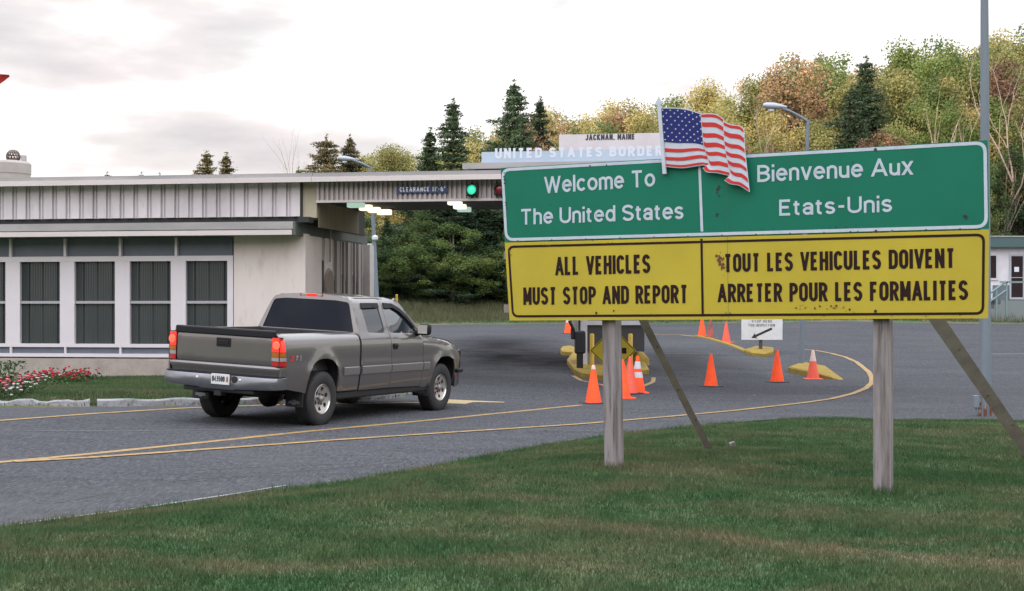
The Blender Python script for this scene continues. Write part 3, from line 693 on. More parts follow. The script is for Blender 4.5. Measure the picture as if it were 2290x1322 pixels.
# side wall: mullions and dark glazing of the entrance, far column, downpipe, round plaque
sw = MB(FT); gz = MB(FT)
for k in range(9):
    b0 = 2.05 + k * .30
    sw.box(-.10, .0, b0, b0 + .07, zb, z_eb)
    gz.box(-.118, -.05, b0 + .07, b0 + .30, zb, z_eb - .75 - (.15 if k % 3 == 0 else 0))
    if k % 3 == 1: sw.box(-.06, -.02, b0 + .07, b0 + .30, zb, z_eb)
sw.box(-.11, -.055, 2.0, 4.8, z_eb - .78, z_eb - .68)
sw.build("entrance_mullions", M("grey_mullion", (.30, .27, .255), .6), stn)
gz.build("entrance_glass", M("dark_glass", (.02, .018, .02), .08), stn)
MB(FT).box(-.16, -.02, 1.18, 1.42, zb, z_eb).build("narrow_window", M("narrow_window_frame", (.30, .27, .27), .6), stn)
MB(FT).box(-.03, -.006, 1.24, 1.36, zb, fac(700, 583, 1.3)[1]).build("narrow_pane", M("dark_pane", (.03, .018, .02), .15), stn)
MB(FT).box(-.25, .12, 4.72, 5.1, zb, z_eb).build("corner_column", M("pale_column", (.55, .50, .48), .8, var=(3, (.46, .42, .40), .4, .7)), stn)
pq = MB(FT); pq.lathe([(0, .03), (.30, .03), (.34, .02), (.36, 0)], (0, 1.72, 2.2), 'x', 24); pq.build("round_plaque", M("bronze_plaque", (.20, .15, .125), .5, .4), stn)
MB(FT).tube([(.05, 1.66, z_eb - .5), (.05, 1.66, z_et + .25)], .022, 8).build("downpipe", m_alu, stn)

# roof slab shared by station and canopy is built in two lengths
z_r0 = fac(400, 409, -.45)[1]; z_r1 = fac(400, 391, -.45)[1]
aR = fac(2010, 400, -.45)[0]; aU = fac(1662, 400, .4)[0]
def roofslab(a0, a1, parent, b1):
    s = MB(FT); s.box(a0, a1, -.40, b1, z_r0 + .06, z_r1)
    o = s.build("roof", m_alu, parent)
    MB(FT).box(a0, a1, -.46, -.405, z_r0 - .02, z_r0 + .085).build("roof_drip_edge", m_alu_l, parent)
roofslab(aL, a_k1 - .003, stn, 8.)

can = empty("entry_canopy", (0, 0, 0), 'flat drive through canopy reaching right from the station roof, corrugated fascia', 'canopy')
roofslab(a_k1 + .003, aR, can, 3.15)
z_fb = fac(900, 446, -.12)[1]; z_ft = z_r0 + .01
f = MB(FT); prof = []; xx = a_k1 + .01; rib = .105
while xx < aR:
    prof += [(xx, -.14), (xx + rib * .45, -.14), (xx + rib * .55, -.085), (xx + rib * .9, -.085)]; xx += rib
vs = []
for a, b in prof: vs += [(a, b, z_fb), (a, b, z_ft)]
f.add(vs, [(2 * k, 2 * k + 2, 2 * k + 3, 2 * k + 1) for k in range(len(prof) - 1)])
f.build("fascia", M("ribbed_fascia", (.50, .445, .44), .55, .15, var=(2., (.40, .35, .345), .35, .7), stretch=(1, 1, .5)), can)
MB(FT).box(a_k1, aR, -.15, -.05, z_fb - .05, z_fb).build("fascia_trim", m_alu_l, can)
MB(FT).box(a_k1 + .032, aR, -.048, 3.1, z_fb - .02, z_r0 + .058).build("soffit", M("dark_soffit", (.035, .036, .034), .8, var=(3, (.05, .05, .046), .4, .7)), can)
for a in (fac(1366, 690, 2.6)[0], fac(1976, 690, 2.6)[0]): MB(FT).box(a - .12, a + .12, 2.5, 2.74, -.1, z_fb).build("column", m_alu, can)
# upper sign roof on the canopy
up = MB(FT); a_u0 = fac(1034, 370, .4)[0]; up.box(a_u0, aU, .4, 2.6, fac(1100, 377, .4)[1], fac(1100, 364, .4)[1]); up.build("upper_roof", m_alu, can)
up2 = MB(FT); up2.box(a_u0 + .25, aU - .2, .6, 2.4, z_r1, fac(1100, 377, .4)[1]); up2.build("upper_core", m_dark, can)

# lettered boards on the canopy
def board(name, x0, x1, ytop, ybot, off, mat, label, text, tx0, tx1, tyb, th, tmat, weight=.2, thick=.08, base=None, cat='sign'):
    a0, zb_ = fac(x0, ybot, off); a1, zt = fac(x1, ytop, off)
    zb_ = base if base is not None else zb_
    o = MB(FT).box(a0, a1, off, off + thick, zb_, zt).build(name, mat); tag(o, label, cat)
    ta0, tz = fac(tx0, tyb, off); ta1, _ = fac(tx1, tyb, off); hh = fac(tx0, tyb - th, off)[1] - tz
    l = MB(); letters(l, text, lambda u, v, w_: FT(ta0 + u, off - .004 - w_, tz + v), hh, weight, 1., .22, .5, width=ta1 - ta0); build_pieces(l, "lettering", tmat, o, hh * .55)
    return o
m_bblue = M("faded_blue_board", (.36, .43, .52), .6, var=(1.5, (.31, .38, .47), .4, .7))
z_up = fac(1100, 364, .4)[1]
board("name_board", 1077, 1652, 330, 362, .9, m_bblue, 'long pale blue board reading UNITED STATES BORDER on the canopy roof', 'UNITED STATES BORDER STATION', 1107, 1632, 355, 23, M("pale_letter", (.52, .55, .61), .6), .24, base=z_up)
board("town_board", 1250, 1479, 297, 329, 1.1, M("pale_pink_board", (.56, .50, .51), .6, var=(2, (.48, .43, .44), .4, .7)), 'pale board reading JACKMAN, MAINE standing above the blue board', 'JACKMAN, MAINE', 1309, 1420, 314, 13, M("dark_letter", (.03, .03, .035), .5), .24, base=fac(1300, 331, .9)[1] - .25)
board("clearance_sign", 887, 1001, 416, 432, -.19, M("dark_blue_sign", (.035, .055, .16), .45, var=(5, (.05, .07, .19), .4, .7)), 'small dark blue CLEARANCE sign on the canopy fascia', "CLEARANCE 11'-6\"", 894, 996, 429, 10, M("sign_white", (.78, .80, .85), .5), .2, thick=.03)
def signal(px0, px1, py0, py1, lens, label, glow):
    a0, z0 = fac(px0, py1, -.3); a1, z1 = fac(px1, py0, -.3)
    o = MB(FT).box(a0, a1, -.30, -.145, z0, z1, bev=.02).build("traffic_light", M("signal_housing", (.012, .014, .014), .5)); tag(o, label, 'traffic light', 'signals on the canopy fascia')
    r_ = (a1 - a0) * .40
    MB(FT).lathe([(0, -.03), (r_ * .6, -.022), (r_, 0)], ((a0 + a1) / 2, -.302, (z0 + z1) / 2), 'y', 24).build("lens", lens, o, 60)
    hd = MB(FT); hd.lathe([(r_ * 1.02, 0), (r_ * 1.02, -.06), (r_ * 1.1, -.06), (r_ * 1.1, 0)], ((a0 + a1) / 2, -.302, (z0 + z1) / 2), 'y', 24); hd.build("visor", bpy.data.materials["signal_housing"], o)
signal(1042, 1068, 411, 438, M("green_lens", (.05, .5, .35), .3, emit=((.03, .72, .38), .85)), 'green lit traffic light on the canopy fascia', 1)
signal(1104, 1130, 410, 437, M("red_lens", (.16, .012, .02), .3), 'unlit dark red traffic light next to the large sign', 0)
# fluorescent fixtures hung in rows under the canopy
m_warm = M("warm_lamp", (.8, .75, .65), .4, emit=((1.0, .82, .58), 1.6)); m_cool = M("cool_lamp", (.6, .75, .65), .4, emit=((.46, .66, .56), .75)); m_house = M("lamp_housing", (.10, .09, .075), .5)
for (px, py, wd, hh, off, mm, lab) in ((793, 457, 36, 14, .35, m_cool, 'greenish lamp nearest the station wall under the canopy'), (815, 464, 26, 13, .95, m_warm, 'bright warm lamp second from the left under the canopy'),
        (834, 469, 25, 12, 1.55, m_warm, 'bright warm lamp third from the left under the canopy'), (857, 474, 29, 12, 2.15, m_warm, 'bright warm lamp last of the left row under the canopy'),
        (1015, 452, 30, 12, .4, m_warm, 'bright warm lamp first of the right row under the canopy'), (1026, 461, 26, 12, 1.3, M("white_lamp", (.8, .8, .7), .4, emit=((1., .90, .68), 1.5)), 'white lamp between two others in the right row'), (1036, 468, 28, 11, 2.1, m_cool, 'greenish lamp last of the right row under the canopy')):
    a0, z0 = fac(px - wd / 2, py + hh / 2, off); a1, z1 = fac(px + wd / 2, py - hh / 2, off)
    o = MB(FT).box(a0, a1, off, off + .22, z0, z1, bev=.02).build("canopy_light", mm); tag(o, lab, 'light', 'lamps under the canopy')
    MB(FT).box(a0 - .02, a1 + .02, off + .03, off + .30, z1 + .002, z1 + .05).build("housing", m_house, o)
    hs = MB(FT)
    for a in (a0 + .05, a1 - .05): hs.box(a - .012, a + .012, off + .1, off + .124, z1 + .05, z_fb - .02)
    hs.build("hanger", m_house, o)

# drum shaped vent on the station roof
ct = fac(8, 396, 3.0); cc = FT(ct[0], 3.0, 0); zr = z_r1
drum = empty("roof_vent", (cc[0], cc[1], zr), 'pale round vent drum with a spherical ventilator on the station roof', 'vent')
rad = .62; zt = fac(8, 361, 3.0)[1] - zr
m_drum = M("pale_drum", (.37, .335, .305), .8, spec=.2, var=(2, (.31, .28, .255), .4, .7))
b = MB().lathe([(rad, -.05), (rad, zt * .55), (rad + .015, zt * .56), (rad + .02, zt * .9), (rad - .03, zt * .98), (rad - .12, zt), (0, zt + .01)], (0, 0, 0), 'z', 40).build("drum", m_drum, drum, 40)
vx = fac(28, 380, 3.0)[0] - ct[0]; vr = .155; vd = MB()
for k in range(14):
    t0 = 2 * math.pi * k / 14; pts = [(vx + vr * math.sin(u) * math.cos(t0 + .5 * u), vr * math.sin(u) * math.sin(t0 + .5 * u), zt + vr * .75 - vr * math.cos(u)) for u in np.linspace(.35, 2.9, 8)]
    vd.tube(pts, .018, 4)
vd.lathe([(.10, 0), (.16, .06), (.15, .02)], (vx, 0, zt), 'z', 18); vd.build("turbine", M("ventilator_metal", (.22, .18, .16), .45, .6, var=(8, (.10, .07, .06), .4, .6)), drum)
MB().box(vx + .19, vx + .31, -.06, .06, zt - .01, zt + .15, bev=.015).build("cowl", M("grey_cowl", (.36, .33, .33), .6), drum)

# ------------------------------------------------------------------ the big two-language sign
PS = R(28.8); S0 = Vector((-.109, 15.3, 0)); s1 = Vector((math.cos(PS), -math.sin(PS), 0)); s2 = Vector((math.sin(PS), math.cos(PS), 0))
def spl(px, py, off=0.):
    d = Vector(((px - CX) / FPX, 1, -(py - HY) / FPX)); o = Vector((0, 0, CAMZ)); p0 = S0 + s2 * off
    h = o + d * ((p0 - o).dot(s2) / d.dot(s2)); return ((h - p0).dot(s1), h.z)
ST = lambda a, b, z: (S0.x + s1.x * a + s2.x * b, S0.y + s1.y * a + s2.y * b, z)        # a along, b behind, z up
def SP(off): return lambda u, v, w_: ST(u, off - w_, v)
def worn(name, base, rust, lo, hi, rough=.45, sc=2.2):
    return M(name, base, rough, spec=.18, var=(1.3, tuple(c * .86 for c in base), .35, .7), dirt=(sc, rust, lo, hi), bump=(220, .06, .002))
m_sgreen = worn("green_sign_sheet", (.007, .138, .084), (.010, .05, .033), .70, .78, .6)
m_syel = worn("yellow_sign_sheet", (.43, .335, .036), (.34, .24, .035), .70, .80, .42)
m_swhite = M("sign_white_legend", (.44, .48, .54), .5, spec=.2, var=(14, (.38, .42, .48), .4, .7)); m_sblack = M("sign_black_legend", (.022, .010, .010), .6, spec=.1)
m_rust = M("rust_stain", (.16, .055, .02), .8, var=(30, (.09, .03, .015), .4, .6)); m_bolt = M("dark_bolt", (.03, .028, .026), .5, .4)
sgn = empty("welcome_sign", ST(0, 0, 0), 'large green and yellow two language roadside sign on wooden posts', 'sign')
gq = [spl(1121, 376), spl(2209, 314), spl(2212, 512), spl(1130, 541)]           # green panel corners TL TR BR BL
yq = [spl(1130, 543), spl(2212, 514), spl(2210, 712), spl(1141, 717)]
def sub(poly): return [(p[0], p[1]) for p in poly]
inv = lambda p: Vector(p) - Vector(ST(0, 0, 0))
SL = lambda a, b, z: tuple(inv(ST(a, b, z)))
def SPL(off): return lambda u, v, w_: SL(u, off - w_, v)
def quad_uv(q, u, v): return tuple((Vector(q[3]) * (1 - u) + Vector(q[2]) * u) * (1 - v) + (Vector(q[0]) * (1 - u) + Vector(q[1]) * u) * v)
def band_frame(mb, poly, w1, w2, P, z, mi=0):
    """outline band between insets w1 and w2 of a rounded polygon"""
    c = Vector((sum(p[0] for p in poly) / len(poly), sum(p[1] for p in poly) / len(poly)))
    def inset(w_):
        o = []; k = len(poly)
        for i in range(k):
            a, b, d = Vector(poly[i - 1]), Vector(poly[i]), Vector(poly[(i + 1) % k])
            u1 = (b - a).normalized(); u2 = (d - b).normalized(); n1_ = Vector((-u1.y, u1.x)); n2_ = Vector((-u2.y, u2.x))
            if n1_.dot(c - b) < 0: n1_ = -n1_
            if n2_.dot(c - b) < 0: n2_ = -n2_
            m = (n1_ + n2_).normalized(); o.append(tuple(b + m * (w_ / m.dot(n1_))))
        return rounded(o, .10 - min(w_, .05), 5)
    A_, B_ = inset(w1), inset(w2); k = len(A_)
    mb.add([P(u, v, z) for u, v in A_] + [P(u, v, z) for u, v in B_], [(i, (i + 1) % k, (i + 1) % k + k, i + k) for i in range(k)], mi)
gp_ = MB().plate(gq, SPL(0), .012).build("green_panel", m_sgreen, sgn)
yp_ = MB().plate(yq, SPL(0), .012).build("yellow_panel", m_syel, sgn)
fr = MB(); band_frame(fr, gq, .006, .034, SPL(0), .0145)
gx0 = spl(1565, 370)[0]; gx1 = spl(1571, 525)[0]; gt0 = spl(1562, 350)[1]; gb0 = spl(1569, 523)[1]
fr.add([SPL(0)(u, v, .0155) for u, v in ((gx1 - .012, gb0 + .02), (gx1 + .014, gb0 + .02), (gx0 + .014, gt0 - .03), (gx0 - .012, gt0 - .03))], [(0, 1, 2, 3)])
fr.build("white_border", m_swhite, gp_)
fr = MB(); band_frame(fr, yq, .030, .052, SPL(0), .0145)
yx0 = spl(1570, 540)[0]; yx1 = spl(1573, 708)[0]; yt0 = spl(1570, 534)[1]; yb0 = spl(1573, 706)[1]
fr.add([SPL(0)(u, v, .0155) for u, v in ((yx1 - .011, yb0), (yx1 + .011, yb0), (yx0 + .011, yt0), (yx0 - .011, yt0))], [(0, 1, 2, 3)])
fr.build("black_border", m_sblack, yp_)
def on_sign(p0, p1, ph, off=.0148):
    """text frame from baseline-left, baseline-right pixels and a cap-height pixel above the left one"""
    A_ = Vector(spl(*p0)); B_ = Vector(spl(*p1)); d = (B_ - A_).normalized(); u_ = Vector((-d.y, d.x))
    hgt = Vector(spl(*ph)).y - A_.y
    return (lambda u, v, w_: SL(*(lambda q: (q.x, -(off + w_), q.y))(A_ + d * u + u_ * v))), (B_ - A_).length, hgt
for txt, p0, p1, ph in (("ALL VEHICLES", (1243, 616), (1456, 611), (1243, 575)), ("MUST STOP AND REPORT", (1172, 682), (1540, 678), (1172, 643)),
                        ("TOUT LES VEHICULES DOIVENT", (1620, 609), (2137, 599), (1620, 568)), ("ARRETER POUR LES FORMALITES", (1606, 676), (2166, 671), (1606, 635))):
    P_, wd, hgt = on_sign(p0, p1, ph); l = MB(); letters(l, txt, P_, hgt, .178, 1., .19, .52, width=wd); build_pieces(l, "black_lettering", m_sblack, yp_, .03)
for txt, p0, p1, ph in (("Welcome To", (1219, 433), (1467, 417), (1219, 396)), ("The United States", (1165, 503), (1530, 490), (1165, 468)),
                        ("Bienvenue Aux", (1695, 408), (2043, 391), (1695, 370)), ("Etats-Unis", (1744, 483), (1996, 474), (1744, 447))):
    P_, wd, hgt = on_sign(p0, p1, ph)
    l = MB(); letters(l, txt, P_, hgt, .158, 1., .085, .34, width=wd, GLY=GH); build_pieces(l, "white_lettering", m_swhite, gp_, .035)
# rust, chips and bolts of the two panels
def blots(mb, px, py, sx, sy, n, seed, z=.0162, w0=.006, w1=.02):
    r_ = random.Random(seed)
    for i in range(n):
        a, zz = spl(px + r_.gauss(0, sx), py + r_.gauss(0, sy)); k = 7; w_ = r_.uniform(w0, w1)
        mb.add([SL(a + math.cos(6.283 * j / k) * w_ * r_.uniform(.5, 1.2), -z - .0003 * (i % 5), zz + math.sin(6.283 * j / k) * w_ * r_.uniform(.5, 1.3)) for j in range(k)], [tuple(range(k))])
ru = MB(); blots(ru, 1611, 583, 4, 10, 16, 1); blots(ru, 1618, 603, 3, 8, 6, 2, w0=.004, w1=.009)
blots(ru, 1850, 687, 12, 3, 8, 3, w0=.005, w1=.012); blots(ru, 1790, 690, 10, 4, 7, 4, w0=.004, w1=.009); blots(ru, 1900, 691, 10, 3, 5, 5, w0=.004, w1=.008)
blots(ru, 1143, 562, 3, 6, 5, 6, w0=.005, w1=.010); blots(ru, 1225, 549, 6, 1, 5, 7, w0=.005, w1=.010); blots(ru, 1360, 544, 6, 1, 5, 8, w0=.004, w1=.009); blots(ru, 1480, 541, 8, 1, 4, 9, w0=.004, w1=.009)
build_pieces(ru, "rust_spot", m_rust, yp_, .02)
bo = MB()
for px, py, w_ in ((1335, 700, .012), (1374, 695, .009), (1959, 696, .014), (1625, 700, .006), (1634, 700, .006), (1901, 692, .009)):
    a, zz = spl(px, py); bo.add([SL(a + math.cos(.785 * j) * w_, -.0166, zz + math.sin(.785 * j) * w_) for j in range(8)], [tuple(range(8))])
build_pieces(bo, "bolt_head", m_bolt, yp_, .004)
bo = MB()
for px, py, w_ in ((1959, 335, .014), (1960, 517, .012), (1321, 371, .008), (1358, 370, .008), (1908, 363, .007), (1903, 519, .009), (1327, 537, .008)):
    a, zz = spl(px, py); bo.add([SL(a + math.cos(.785 * j) * w_, -.0172, zz + math.sin(.785 * j) * w_) for j in range(8)], [tuple(range(8))])
blots(bo, 1608, 421, 2, 8, 6, 11, .0164, .008, .016); blots(bo, 1606, 480, 2, 3, 4, 12, .0164, .006, .012); blots(bo, 2162, 484, 7, 2, 6, 13, .0164, .008, .016)
blots(bo, 1129, 400, 1, 10, 6, 14, .0164, .006, .012); blots(bo, 1890, 508, 20, 3, 6, 15, .0164, .004, .008); blots(bo, 1700, 512, 16, 4, 8, 16, .0164, .003, .006); blots(bo, 1134, 455, 1, 8, 4, 17, .0164, .005, .009)
for k, px in enumerate(range(1160, 2210, 76)):
    py = 541 + (512 - 541) * (px - 1130) / 1082
    a, zz = spl(px, py - 2); bo.add([SL(a + math.cos(.785 * j) * .006, -.0172, zz + math.sin(.785 * j) * .006) for j in range(8)], [tuple(range(8))])
    a, zz = spl(px, 705 + (px % 3)); bo.add([SL(a + math.cos(.785 * j) * .004, -.0172, zz + math.sin(.785 * j) * .006) for j in range(8)], [tuple(range(8))])
build_pieces(bo, "paint_chip", m_bolt, gp_, .012)
sm = MB()
for px, y0, y1 in ((1628, 345, 523), (1630, 527, 712)):
    a, z0 = spl(px, y1); a2, z1 = spl(px - 2, y0); sm.add([SL(a - .0015, -.0135, z0), SL(a + .0015, -.0135, z0), SL(a2 + .0015, -.0135, z1), SL(a2 - .0015, -.0135, z1)], [(0, 1, 2, 3)])
sm.build("panel_seam", M("seam_line", (.05, .09, .05), .6), gp_)
bk = MB()
for zz in (spl(1700, 370, .03)[1], spl(1700, 500, .03)[1], spl(1700, 560, .03)[1], spl(1700, 690, .03)[1]): bk.box(.03, spl(2195, 400)[0], .006, .045, zz - .04, zz + .04)
q = MB(SL); q.v = []; q.add(bk.v, bk.f); q.build("back_rail", M("rail_wood", (.20, .17, .15), .85), sgn)

# posts and braces, weathered timber
m_wood = M("weathered_post", (.24, .21, .21), .88, var=(5.5, (.125, .105, .10), .42, .60), dirt=(11., (.075, .06, .055), .58, .70), bump=(14, .8, .012), stretch=(3.2, 3.2, .22))
m_plank = M("weathered_plank", (.43, .335, .345), .88, var=(3., (.31, .235, .24), .36, .66), dirt=(8., (.16, .12, .10), .60, .74), bump=(14, .7, .010), stretch=(.8, .8, .8))
for nm, px0, px1, pb in (("a", 1340, 1381, 1372), ("b", 1952, 1986, 1975)):
    a0 = spl(px0, 720, .05)[0]; a1 = a0 + .142; T_ = MB(SL)
    zt = spl(px0, 390, .05)[1]
    tilt = .04 if nm == "a" else .0
    X_, Y_, _ = ST(a0 + .07, .12, 0); zb_ = float(gl(X_, Y_)) - .12
    T_.box(a0, a1, .05, .192, zb_, zt, bev=.008)
    if tilt: T_.v = [(x + s1.x * tilt * (1 - (z - zb_) / (zt - zb_)) * 1.4, y + s1.y * tilt * (1 - (z - zb_) / (zt - zb_)) * 1.4, z) for x, y, z in T_.v]
    T_.build("post", m_wood, sgn)
def brace(p0, p1, wd, th, tw=R(-38)):
    T_ = MB(); a, b = Vector(p0), Vector(p1); d = (b - a).normalized(); sx = s1 - d * d.dot(s1); sx.normalize(); sx.rotate(Matrix.Rotation(tw, 3, d)); sy = d.cross(sx); vs = []
    for p in (a, b):
        for u, v in ((-1, -1), (1, -1), (1, 1), (-1, 1)): vs.append(inv(p + sx * u * wd / 2 + sy * v * th / 2))
    T_.add(vs, [(3, 2, 1, 0), (4, 5, 6, 7), (0, 1, 5, 4), (1, 2, 6, 5), (2, 3, 7, 6), (3, 0, 4, 7)])
    for k, u in ((.22, .1), (.5, -.1), (.72, .2)):
        p = a + (b - a) * k + sx * u * wd; T_.lathe([(0, .004), (.012, .004), (.012, 0)], tuple(inv(p - sy * (th / 2 if sy.y > 0 else -th / 2))), 'y', 8, 1)
    T_.build("brace", [m_plank, m_bolt], sgn)
fa = gp(1592, 1006, gl); fb = at(2312, 1000, 17.6)
ta = at(1424, 690, 15.2); brace((ta.x, ta.y, spl(1424, 690, .2)[1]), (fa.x, fa.y, fa.z - .06), .075, .045)
tb = at(2078, 690, 14.05); brace((tb.x, tb.y, spl(2078, 690, .2)[1]), (fb.x, fb.y, float(gl(fb.x, fb.y)) - .05), .125, .045)
st = gp(1638, 1000, gl)
sk = MB().box(-.035, .035, -.02, .02, -.1, .06, bev=.004).box(-.012, .05, .021, .03, -.1, .035); o = sk.build("wooden_stake", m_wood); o.location = st; o.rotation_euler = (.1, R(-14), .4)
tag(o, 'short broken wooden stake in the lawn beside the left brace', 'stake')

# cut-metal flag fixed to the sign
fl = empty("metal_flag", ST(*[(lambda a: (a[0], -.05, a[1]))(spl(1482, 380))][0]), 'painted metal flag with stars and stripes fixed over the sign', 'flag')
FO = Vector(fl.location)
def fpx(cx, cy, off): a, z = spl(1400 + cx / 5.084, 200 + cy / 5.084, -.05); return tuple(Vector(ST(a, -.05 - off, z)) - FO)
def curve(pts):
    P_ = np.array(pts, float); s = np.r_[0, np.cumsum(np.hypot(*np.diff(P_, axis=0).T))]; s /= s[-1]
    def f_(t):
        t = np.clip(t, 0, 1); i = min(max(np.searchsorted(s, t) - 1, 0), len(P_) - 2); k = (t - s[i]) / (s[i + 1] - s[i])
        p0, p1, p2, p3 = P_[max(i - 1, 0)], P_[i], P_[i + 1], P_[min(i + 2, len(P_) - 1)]
        return .5 * (2 * p1 + (p2 - p0) * k + (2 * p0 - 5 * p1 + 4 * p2 - p3) * k * k + (3 * p1 - p0 - 3 * p2 + p3) * k ** 3)
    return f_
panels = [  # top, bottom, left, right edges of the three folds, in the measuring crop of the photograph
 (curve([(402, 216), (550, 216), (700, 233), (858, 284)]), curve([(455, 872), (640, 888), (790, 868), (880, 855), (966, 872)]), curve([(402, 216), (430, 545), (455, 872)]), curve([(858, 284), (886, 612), (918, 720), (966, 872)])),
 (curve([(858, 288), (950, 283), (1040, 295), (1112, 344)]), curve([(880, 886), (925, 935), (1045, 945), (1120, 962), (1188, 976)]), curve([(858, 288), (886, 600), (918, 720), (950, 850), (880, 886)]), curve([(1112, 344), (1122, 560), (1152, 780), (1188, 976)])),
 (curve([(1116, 372), (1200, 408), (1300, 422), (1346, 462)]), curve([(1130, 1030), (1200, 1072), (1300, 1090), (1409, 1160)]), curve([(1116, 372), (1128, 600), (1160, 800), (1198, 960), (1130, 1030)]), curve([(1346, 462), (1358, 700), (1385, 950), (1409, 1160)])),
]
def coons(p, u, v):    # v 0 top .. 1 bottom
    T_, B_, L_, R_ = p
    return (1 - v) * T_(u) + v * B_(u) + (1 - u) * L_(v) + u * R_(v) - ((1 - u) * (1 - v) * T_(0) + u * (1 - v) * T_(1) + (1 - u) * v * B_(0) + u * v * B_(1))
m_fw = M("flag_white", (.47, .49, .55), .5, spec=.2, var=(10, (.42, .43, .48), .4, .7)); m_fr = M("flag_red", (.46, .026, .022), .5, spec=.2, var=(8, (.44, .03, .03), .4, .7)); m_fb = M("flag_blue", (.016, .022, .12), .5, spec=.15)
m_edge = M("raw_metal_edge", (.30, .28, .27), .5, .5)
def relief(k, u): return [.012 * math.sin(u * 2.6 + .3), .014 + .02 * math.sin(u * 3.0), .02 + .02 * math.sin(u * 3.0)][k] * .6
base = MB(); red = MB(); blue = MB()
for k, p in enumerate(panels):
    n = 18; mgr = 9.
    c = sum(coons(p, a, b) for a in (0, 1) for b in (0, 1)) / 4
    # white sheet, slightly larger than the painted field
    rim_ = [coons(p, i / n, 0) + (0, -mgr) for i in range(n)] + [coons(p, 1, i / n) + (mgr * .7, 0) for i in range(n)] + [coons(p, 1 - i / n, 1) + (0, mgr) for i in range(n)] + [coons(p, 0, 1 - i / n) + (-mgr * .7, 0) for i in range(n)]
    vs = []; fs = []
    for i in range(n + 1):
        for j in range(n + 1):
            u, v = i / n, j / n; q = coons(p, u, v)
            if j == 0: q = q + (0, -mgr)
            if j == n: q = q + (0, mgr)
            if i == 0: q = q + (-mgr * .7, 0)
            if i == n: q = q + (mgr * .7, 0)
            vs.append(fpx(q[0], q[1], relief(k, u) + .002 * k))
    fs = [(i * (n + 1) + j, (i + 1) * (n + 1) + j, (i + 1) * (n + 1) + j + 1, i * (n + 1) + j + 1) for i in range(n) for j in range(n)]
    base.add(vs, fs)
    for sidx in range(13):
        if k == 0:
            if sidx < 7: continue
            v0 = .598 + (sidx - 7) * (1 - .598) / 6; v1 = v0 + (1 - .598) / 6
            isred = (sidx % 2 == 0)
        else: v0, v1 = sidx / 13, (sidx + 1) / 13; isred = sidx % 2 == 0
        if not isred: continue
        m_ = 14; vs = []
        for i in range(m_ + 1):
            for v in (v0 + .006, v1 - .006): q = coons(p, .012 + .976 * i / m_, v); vs.append(fpx(q[0], q[1], relief(k, i / m_) + .002 * k + .004))
        red.add(vs, [(2 * i, 2 * i + 2, 2 * i + 3, 2 * i + 1) for i in range(m_)])
p = panels[0]; vs = []
for i in range(15):
    for j in range(9): q = coons(p, .01 + .985 * i / 14, .01 + .565 * j / 8); vs.append(fpx(q[0], q[1], relief(0, i / 14) + .004))
blue.add(vs, [(i * 9 + j, (i + 1) * 9 + j, (i + 1) * 9 + j + 1, i * 9 + j + 1) for i in range(14) for j in range(8)])
star = MB(); rot = random.Random(2)
for row in range(9):
    for c_ in range(6 if row % 2 == 0 else 5):
        u = .055 + (c_ + (0 if row % 2 == 0 else .5)) * .178; v = .055 + row * .0605
        q = coons(p, u, v); r_ = 12.5
        star.add([fpx(q[0] + math.sin(math.pi * t / 5) * r_ * (1 if t % 2 == 0 else .42), q[1] - math.cos(math.pi * t / 5) * r_ * (1 if t % 2 == 0 else .42), relief(0, u) + .0062) for t in range(10)], [tuple(range(10))])
bs = base.build("flag_sheet", m_fw, fl); sol = bs.modifiers.new("solid", 'SOLIDIFY'); sol.thickness = .003; sol.offset = -1
red.build("red_stripes", m_fr, fl); blue.build("blue_field", m_fb, fl); build_pieces(star, "star", m_fw, fl, .001)
stf = MB(); stf.add([fpx(a, b, o_) for o_ in (-.004, .018) for a, b in ((362, 180), (402, 180), (462, 962), (424, 962))], [(3, 2, 1, 0), (4, 5, 6, 7), (0, 1, 5, 4), (1, 2, 6, 5), (2, 3, 7, 6), (3, 0, 4, 7)])
stf.add([fpx(a, b, o_) for o_ in (-.004, .018) for a, b in ((379, 85), (420, 160), (402, 181), (362, 181), (335, 178))], [(4, 3, 2, 1, 0), (5, 6, 7, 8, 9)] + [(i, (i + 1) % 5, (i + 1) % 5 + 5, i + 5) for i in range(5)])
stf.build("flag_staff", m_fw, fl)
sh = MB(); sh.add([fpx(a, b, o_) for o_ in (-.03, -.006) for a, b in ((350, 180), (385, 180), (445, 950), (412, 950))], [(3, 2, 1, 0), (4, 5, 6, 7), (0, 1, 5, 4), (1, 2, 6, 5), (2, 3, 7, 6), (3, 0, 4, 7)]); sh.build("staff_edge", M("rusty_edge", (.13, .075, .055), .7), fl)

# ------------------------------------------------------------------ tall steel pole at the right, with a switch box
pr = gp(2204, 939, gl)
pol = empty("steel_pole", pr, 'tall grey steel pole with a rusty foot behind the sign', 'pole')
m_galv = M("galvanised_steel", (.165, .195, .225), .6, .2, var=(2., (.13, .155, .185), .35, .7), stretch=(2, 2, .25))
MB().tube([(0, 0, .02), (0, 0, 1.62), (-.02, 0, 7.4)], [.098, .088, .062], 10).build("shaft", m_galv, pol, 40)
ft = MB()
m_rusty = M("rusted_foot", (.12, .045, .022), .85, var=(9, (.24, .19, .165), .5, .62))
for t in range(6): ft.tube([(.101 * math.cos(t * 1.047 + .2), .101 * math.sin(t * 1.047 + .2), -.12), (.099 * math.cos(t * 1.047 + .2), .099 * math.sin(t * 1.047 + .2), .24 + .12 * (t % 2))], .028, 6)
ft.build("foot", m_rusty, pol)
bx = MB().box(-.21, -.115, -.06, .03, .20, .40, bev=.008).box(-.118, -.08, -.03, .0, .32, .35).tube([(-.16, -.02, .20), (-.16, -.02, .08)], .012, 6); bx.build("switch_box", m_galv, pol)

